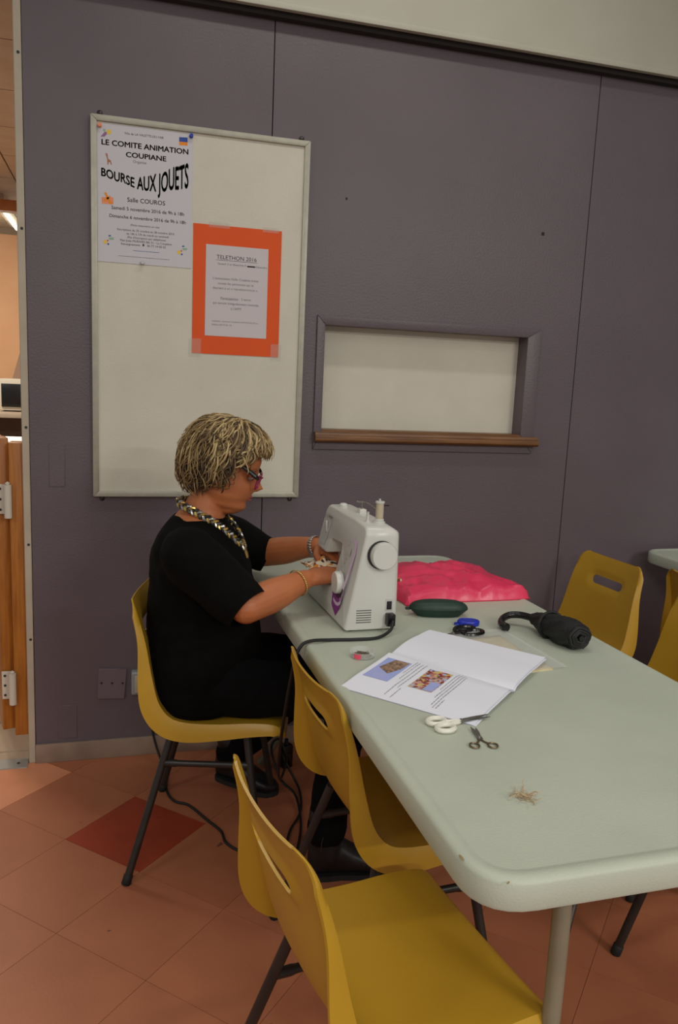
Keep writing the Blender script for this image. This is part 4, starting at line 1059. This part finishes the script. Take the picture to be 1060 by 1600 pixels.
# ---- trousers and boots
tr_ = MB(); loft(tr_, [((-.03, 0, .436), .13, .17), ((-.03, 0, .46), .150, .19), ((-.03, 0, .52), .155, .195), ((-.03, 0, .58), .15, .19)], 26)
for Lg in (LEGN, LEGF): limb(tr_, Lg, [.088, .082, .066, .060, .053])
to = remesh(tr_, 'trousers', 'black_trouser', pe, .008, 6); folds(to, .005, 11, 4)
for v in to.data.vertices:
    if v.co.x < .2 and abs(v.co.y) < .2 and v.co.z < .4335: v.co.z = .4335
def boot(ank, heel, toe, lift, nm):
    mb = MB(); heel, toe = Vector(heel), Vector(toe); d = (toe-heel); L_ = d.length; d.normalize(); sd = Vector((-d.y, d.x, 0)); up = Vector((0, 0, 1))
    def sec(t, w, zt, zb=.012):
        c = heel+d*(t*L_); lf = lift*max(0, 1-t/.75); z0 = zb+lf; z1 = zt+lf
        return [c+sd*(w*math.cos(a))+up*((z0+z1)/2+(z1-z0)/2*math.copysign(abs(math.sin(a))**.8, math.sin(a))) for a in [2*PI*q/18 for q in range(18)]]
    mb.rings([sec(.0, .022, .085), sec(.05, .032, .115), sec(.2, .036, .125), sec(.35, .037, .115), sec(.5, .040, .088), sec(.68, .044, .066), sec(.84, .040, .052), sec(.95, .026, .040), sec(1.0, .010, .030)])
    c0 = heel+d*(.20*L_)
    limb(mb, [c0+up*(.07+lift), c0.lerp(Vector((ank[0], ank[1], 0)), .6)+up*(.12+lift), Vector(ank)+up*.045], [.046, .045, .050])
    o = remesh(mb, nm, 'boot', pe, .005, 5)
    so_ = MB()
    def ss(t, w):
        c = heel+d*(t*L_); lf = lift*max(0, 1-t/.75); return [c+sd*w+up*lf, c-sd*w+up*lf, c-sd*w+up*(lf+.016), c+sd*w+up*(lf+.016)]
    so_.rings([ss(t, w) for t, w in ((.0, .02), (.04, .030), (.2, .034), (.36, .032), (.5, .037), (.68, .043), (.85, .038), (.95, .024), (1.0, .008))]); so_.build('sole', 'rubber', o)
    return o
bn = boot(LEGN[-1], (.300, -.192, 0), (.545, -.150, 0), 0, 'boot'); boot(LEGF[-1], (-.015, .285, 0), (.195, .245, 0), .035, 'boot')
MB().tube(sp([(.338, -.234, .150), (.334, -.236, .128), (.333, -.237, .105)], 4), .0012, 6).build('zip_pull', 'gun', bn, True)
# ---- hair: locks over the skull
hair = MB(); cols = []
def skull(az, el, off):
    ca, ce, se = math.cos(az), math.cos(el), math.sin(el)
    fx = .094 if ca > 0 else .106
    return Vector((fx*ca*ce*1.0-.004, .080*math.sin(az)*ce, .022+.100*se if se > 0 else .022+.118*se))*(1)+Vector((ca*ce, math.sin(az)*ce, se*.95))*off
def elend(az):   # lower end of the hair for an azimuth (0 front, pi back)
    return interp([(0, .74), (.45, .60), (.85, .46), (1.15, .24), (1.32, -.10), (1.55, -.45), (1.9, -.62), (2.4, -.74), (PI, -.82)], abs(az))
palette = [(146, 120, 78), (166, 140, 94), (118, 92, 58), (98, 76, 50), (184, 158, 112), (132, 106, 68), (152, 126, 82), (86, 66, 44)]
def lock(az, e0, e1, o0, o1, rad, wave, ph_, col, sweep=0, nseg=11, flip=0):
    P = []
    for k in range(nseg+1):
        t = k/nseg; el = e0+(e1-e0)*t; a = az+sweep*t+wave*math.sin(ph_+t*5.5)*t
        off = o0+(o1-o0)*math.sin(t*PI*.62)+.004*math.sin(ph_*2+t*9)
        p = skull(a, el, off)
        if flip and t > .7: p += Vector((math.cos(a), math.sin(a), .35))*flip*((t-.7)/.3)**2
        P.append(H(p))
    n0 = len(hair.v); hair.tube(P, [rad*(.55+.6*math.sin(PI*min(1, .12+.8*k/nseg)))*(1 if k < nseg else .3) for k in range(nseg+1)], 6, flat=.55)
    cols.extend([col]*(len(hair.v)-n0))
# underlying cap
n0 = len(hair.v); rws = []
for i in range(17):
    row = []
    for q in range(40):
        az = -PI+2*PI*q/40; e1 = elend(az)+.10; el = PI/2-.02+(e1-(PI/2-.02))*i/16
        row.append(H(skull(az, el, .010+.008*math.sin(i/16*PI))))
    rws.append(row)
hair.rings(rws, cap=False); cols.extend([(92, 70, 46)]*(len(hair.v)-n0))
rnd = random.Random(11)
for k in range(2300):
    az = rnd.uniform(-PI, PI); ee = elend(az)
    e0 = rnd.uniform(ee+.25, 1.50) if rnd.random() < .8 else rnd.uniform(1.2, 1.5)
    e1 = max(ee-.08, e0-rnd.uniform(.6, 1.25))+rnd.uniform(-.10, .08)
    bright = mnoise.noise(Vector((math.cos(az)*2.2, math.sin(az)*2.2, e0*1.5)))
    tone = .5+1.1*mnoise.noise(Vector((math.cos(az)*3.4, math.sin(az)*3.4+7, e0*2.6)))+rnd.uniform(-.28, .28)-(.30 if e1 < -.35 else 0)+(.10 if e0 > .9 else 0)
    ramp = [(62, 46, 30), (88, 68, 44), (112, 88, 56), (134, 108, 70), (154, 128, 84), (174, 148, 100), (194, 170, 122)]
    c = ramp[max(0, min(6, int(tone*7)))]
    thick = .016 if e0 > .3 else .012
    lock(az, e0, e1, .010+rnd.uniform(0, .012), thick+rnd.uniform(.0, .018), rnd.uniform(.0013, .0034), .06+.3*abs(bright)+rnd.uniform(0, .06), 3*bright+rnd.uniform(0, 1.6)+2*az, c, (rnd.uniform(-.1, .35) if abs(az) > 1.5 else rnd.uniform(-.1, .25))*(1 if az > 0 else -1), 12, rnd.uniform(-.006, .010))
for k in range(330):      # swept fringe rolling forward over the forehead
    az = rnd.uniform(-.75, .75); c = rnd.choice(palette[:2]+[(190, 166, 118), (134, 106, 64), (112, 84, 50)])
    lock(az*.8, rnd.uniform(1.0, 1.5), rnd.uniform(.28, .55)+.1*abs(az), .014, .030+rnd.uniform(-.012, .006), rnd.uniform(.0014, .0032), .12, rnd.uniform(0, 1.5)+az, c, rnd.uniform(-.3, .1), 12, rnd.uniform(-.012, .0))
for k in range(60):      # wispy curls at nape and crown
    az = rnd.choice((-1, 1))*rnd.uniform(2.0, PI); c = rnd.choice(palette)
    lock(az, rnd.uniform(-.2, .5), rnd.uniform(-.95, -.6), .018, .034, .0016, .35, rnd.uniform(0, 6.3), c, 0, 11, rnd.uniform(-.01, .02))
hme = bpy.data.meshes.new('hair'); hme.from_pydata(hair.v, [], hair.f); hme.update()
ca_ = hme.color_attributes.new('lock', 'FLOAT_COLOR', 'POINT')
for i, c in enumerate(cols): ca_.data[i].color = (*lin(c), 1)
ho = link('hair', hme, 'hair', pe); hme.shade_smooth(); ho['kind'] = 'stuff'
# ---- spectacles
sg = MB()
for s_ in (-1, 1):
    lensp = fillet([(s_*.010, .016), (s_*.059, .019), (s_*.055, -.019), (s_*.016, -.018)], .010, 4)
    sg.tube([H((.1005-abs(p.x)*.10-.10*p.y*0, p.x, p.y-.004)) for p in lensp], .0026, 7, closed=True)
sg.tube([H((.101, -.010, .004)), H((.104, 0, .007)), H((.101, .010, .004))], .0022, 7)
eg = sg.build('eyeglasses', 'frame_pink', pe, True)
for s_ in (-1, 1):
    MB().tube([H((.096, s_*.060, .009)), H((.088, s_*.074, .014)), H((.030, s_*.0795, .038)), H((-.004, s_*.080, .046)), H((-.020, s_*.079, .030))], [.0028, .0036, .0032, .0028, .0025], 8, flat=2.0).build('temple', 'glossblack', eg, True)
    lp_ = fillet([(s_*.010, .016), (s_*.059, .019), (s_*.055, -.019), (s_*.016, -.018)], .010, 4)
    MB().poly([(p.x, p.y) for p in lp_], lambda u, v: H((.1005-abs(u)*.10, u, v-.004))).build('lens', 'lens', eg)
# ---- braided necklace
path = sp([(-.098, 0, 1.012), (-.082, -.048, 1.010), (-.040, -.078, .995), (.008, -.074, .968), (.044, -.050, .932), (.076, -.012, .892), (.080, .008, .888), (.056, .046, .926), (.012, .072, .966), (-.040, .078, .995), (-.082, .048, 1.010)], 14, True)
nk = None
for s_, (mm, nm) in enumerate((('gold', 'gold_strand'), ('silver', 'silver_strand'), ('gun', 'dark_strand'))):
    P = []; m = len(path); turns = 17
    for i, p in enumerate(path):
        t = (path[(i+1) % m]-path[i-1]).normalized(); out = Vector((p.x+.045, p.y, 0)).normalized(); w = t.cross(out).normalized()
        a = 2*PI*turns*i/m+s_*2*PI/3; P.append(p+w*.0085*math.sin(a)+out*.003*math.sin(2*a)+out*.004)
    if nk is None: nk = MB().tube(P, .0042, 7, closed=True).build('necklace', mm, pe, True)
    else: MB().tube(P, .0042, 7, closed=True).build(nm, mm, nk, True)
for k, mm in enumerate(('gold', 'silver', 'gold')):
    MB().tube(sp([(.082, .004*(k-1), .888), (.090, .006*(k-1), .872), (.093, .009*(k-1), .858-.004*(k % 2))], 5), .004, 7).build('tassel', mm, nk, True)
# ---- wristwatch and bracelet
def band(nm, m, c, d, rx, ry, n, r, beads=False):
    d = Vector(d).normalized(); u = Vector((0, 0, 1)); u = (u-d*u.dot(d)).normalized(); w = d.cross(u); c = Vector(c)
    P = [c+w*rx*math.cos(2*PI*q/n)+u*ry*math.sin(2*PI*q/n) for q in range(n)]
    if not beads: return MB().tube(P, r, 7, closed=True).build(nm, m, pe, True)
    first = None
    for q, p in enumerate(P):
        t = (P[(q+1) % n]-P[q-1]).normalized(); rot = Matrix((t, d, t.cross(d))).transposed()
        mb = MB(); mb.ell(p, (r*1.1, r*beads, r*.55), 8, 6, rot)
        if first is None: first = mb.build(nm, m, pe, True)
        else: mb.build('link', m if q % 2 else beads_alt, first, True)
    return first
beads_alt = 'silver'
dF = Vector(WRF)-Vector((.245, .155, .858)); band('wristwatch', 'silver', Vector(WRF)-dF*.12, dF, .0300, .0300, 22, .0045, 1.7)
dN = Vector(WRN)-Vector((.225, -.185, .826)); beads_alt = 'gold'; band('bracelet', 'gold', Vector(WRN)-dN*.50, dN, .0350, .0350, 40, .0030, .9)
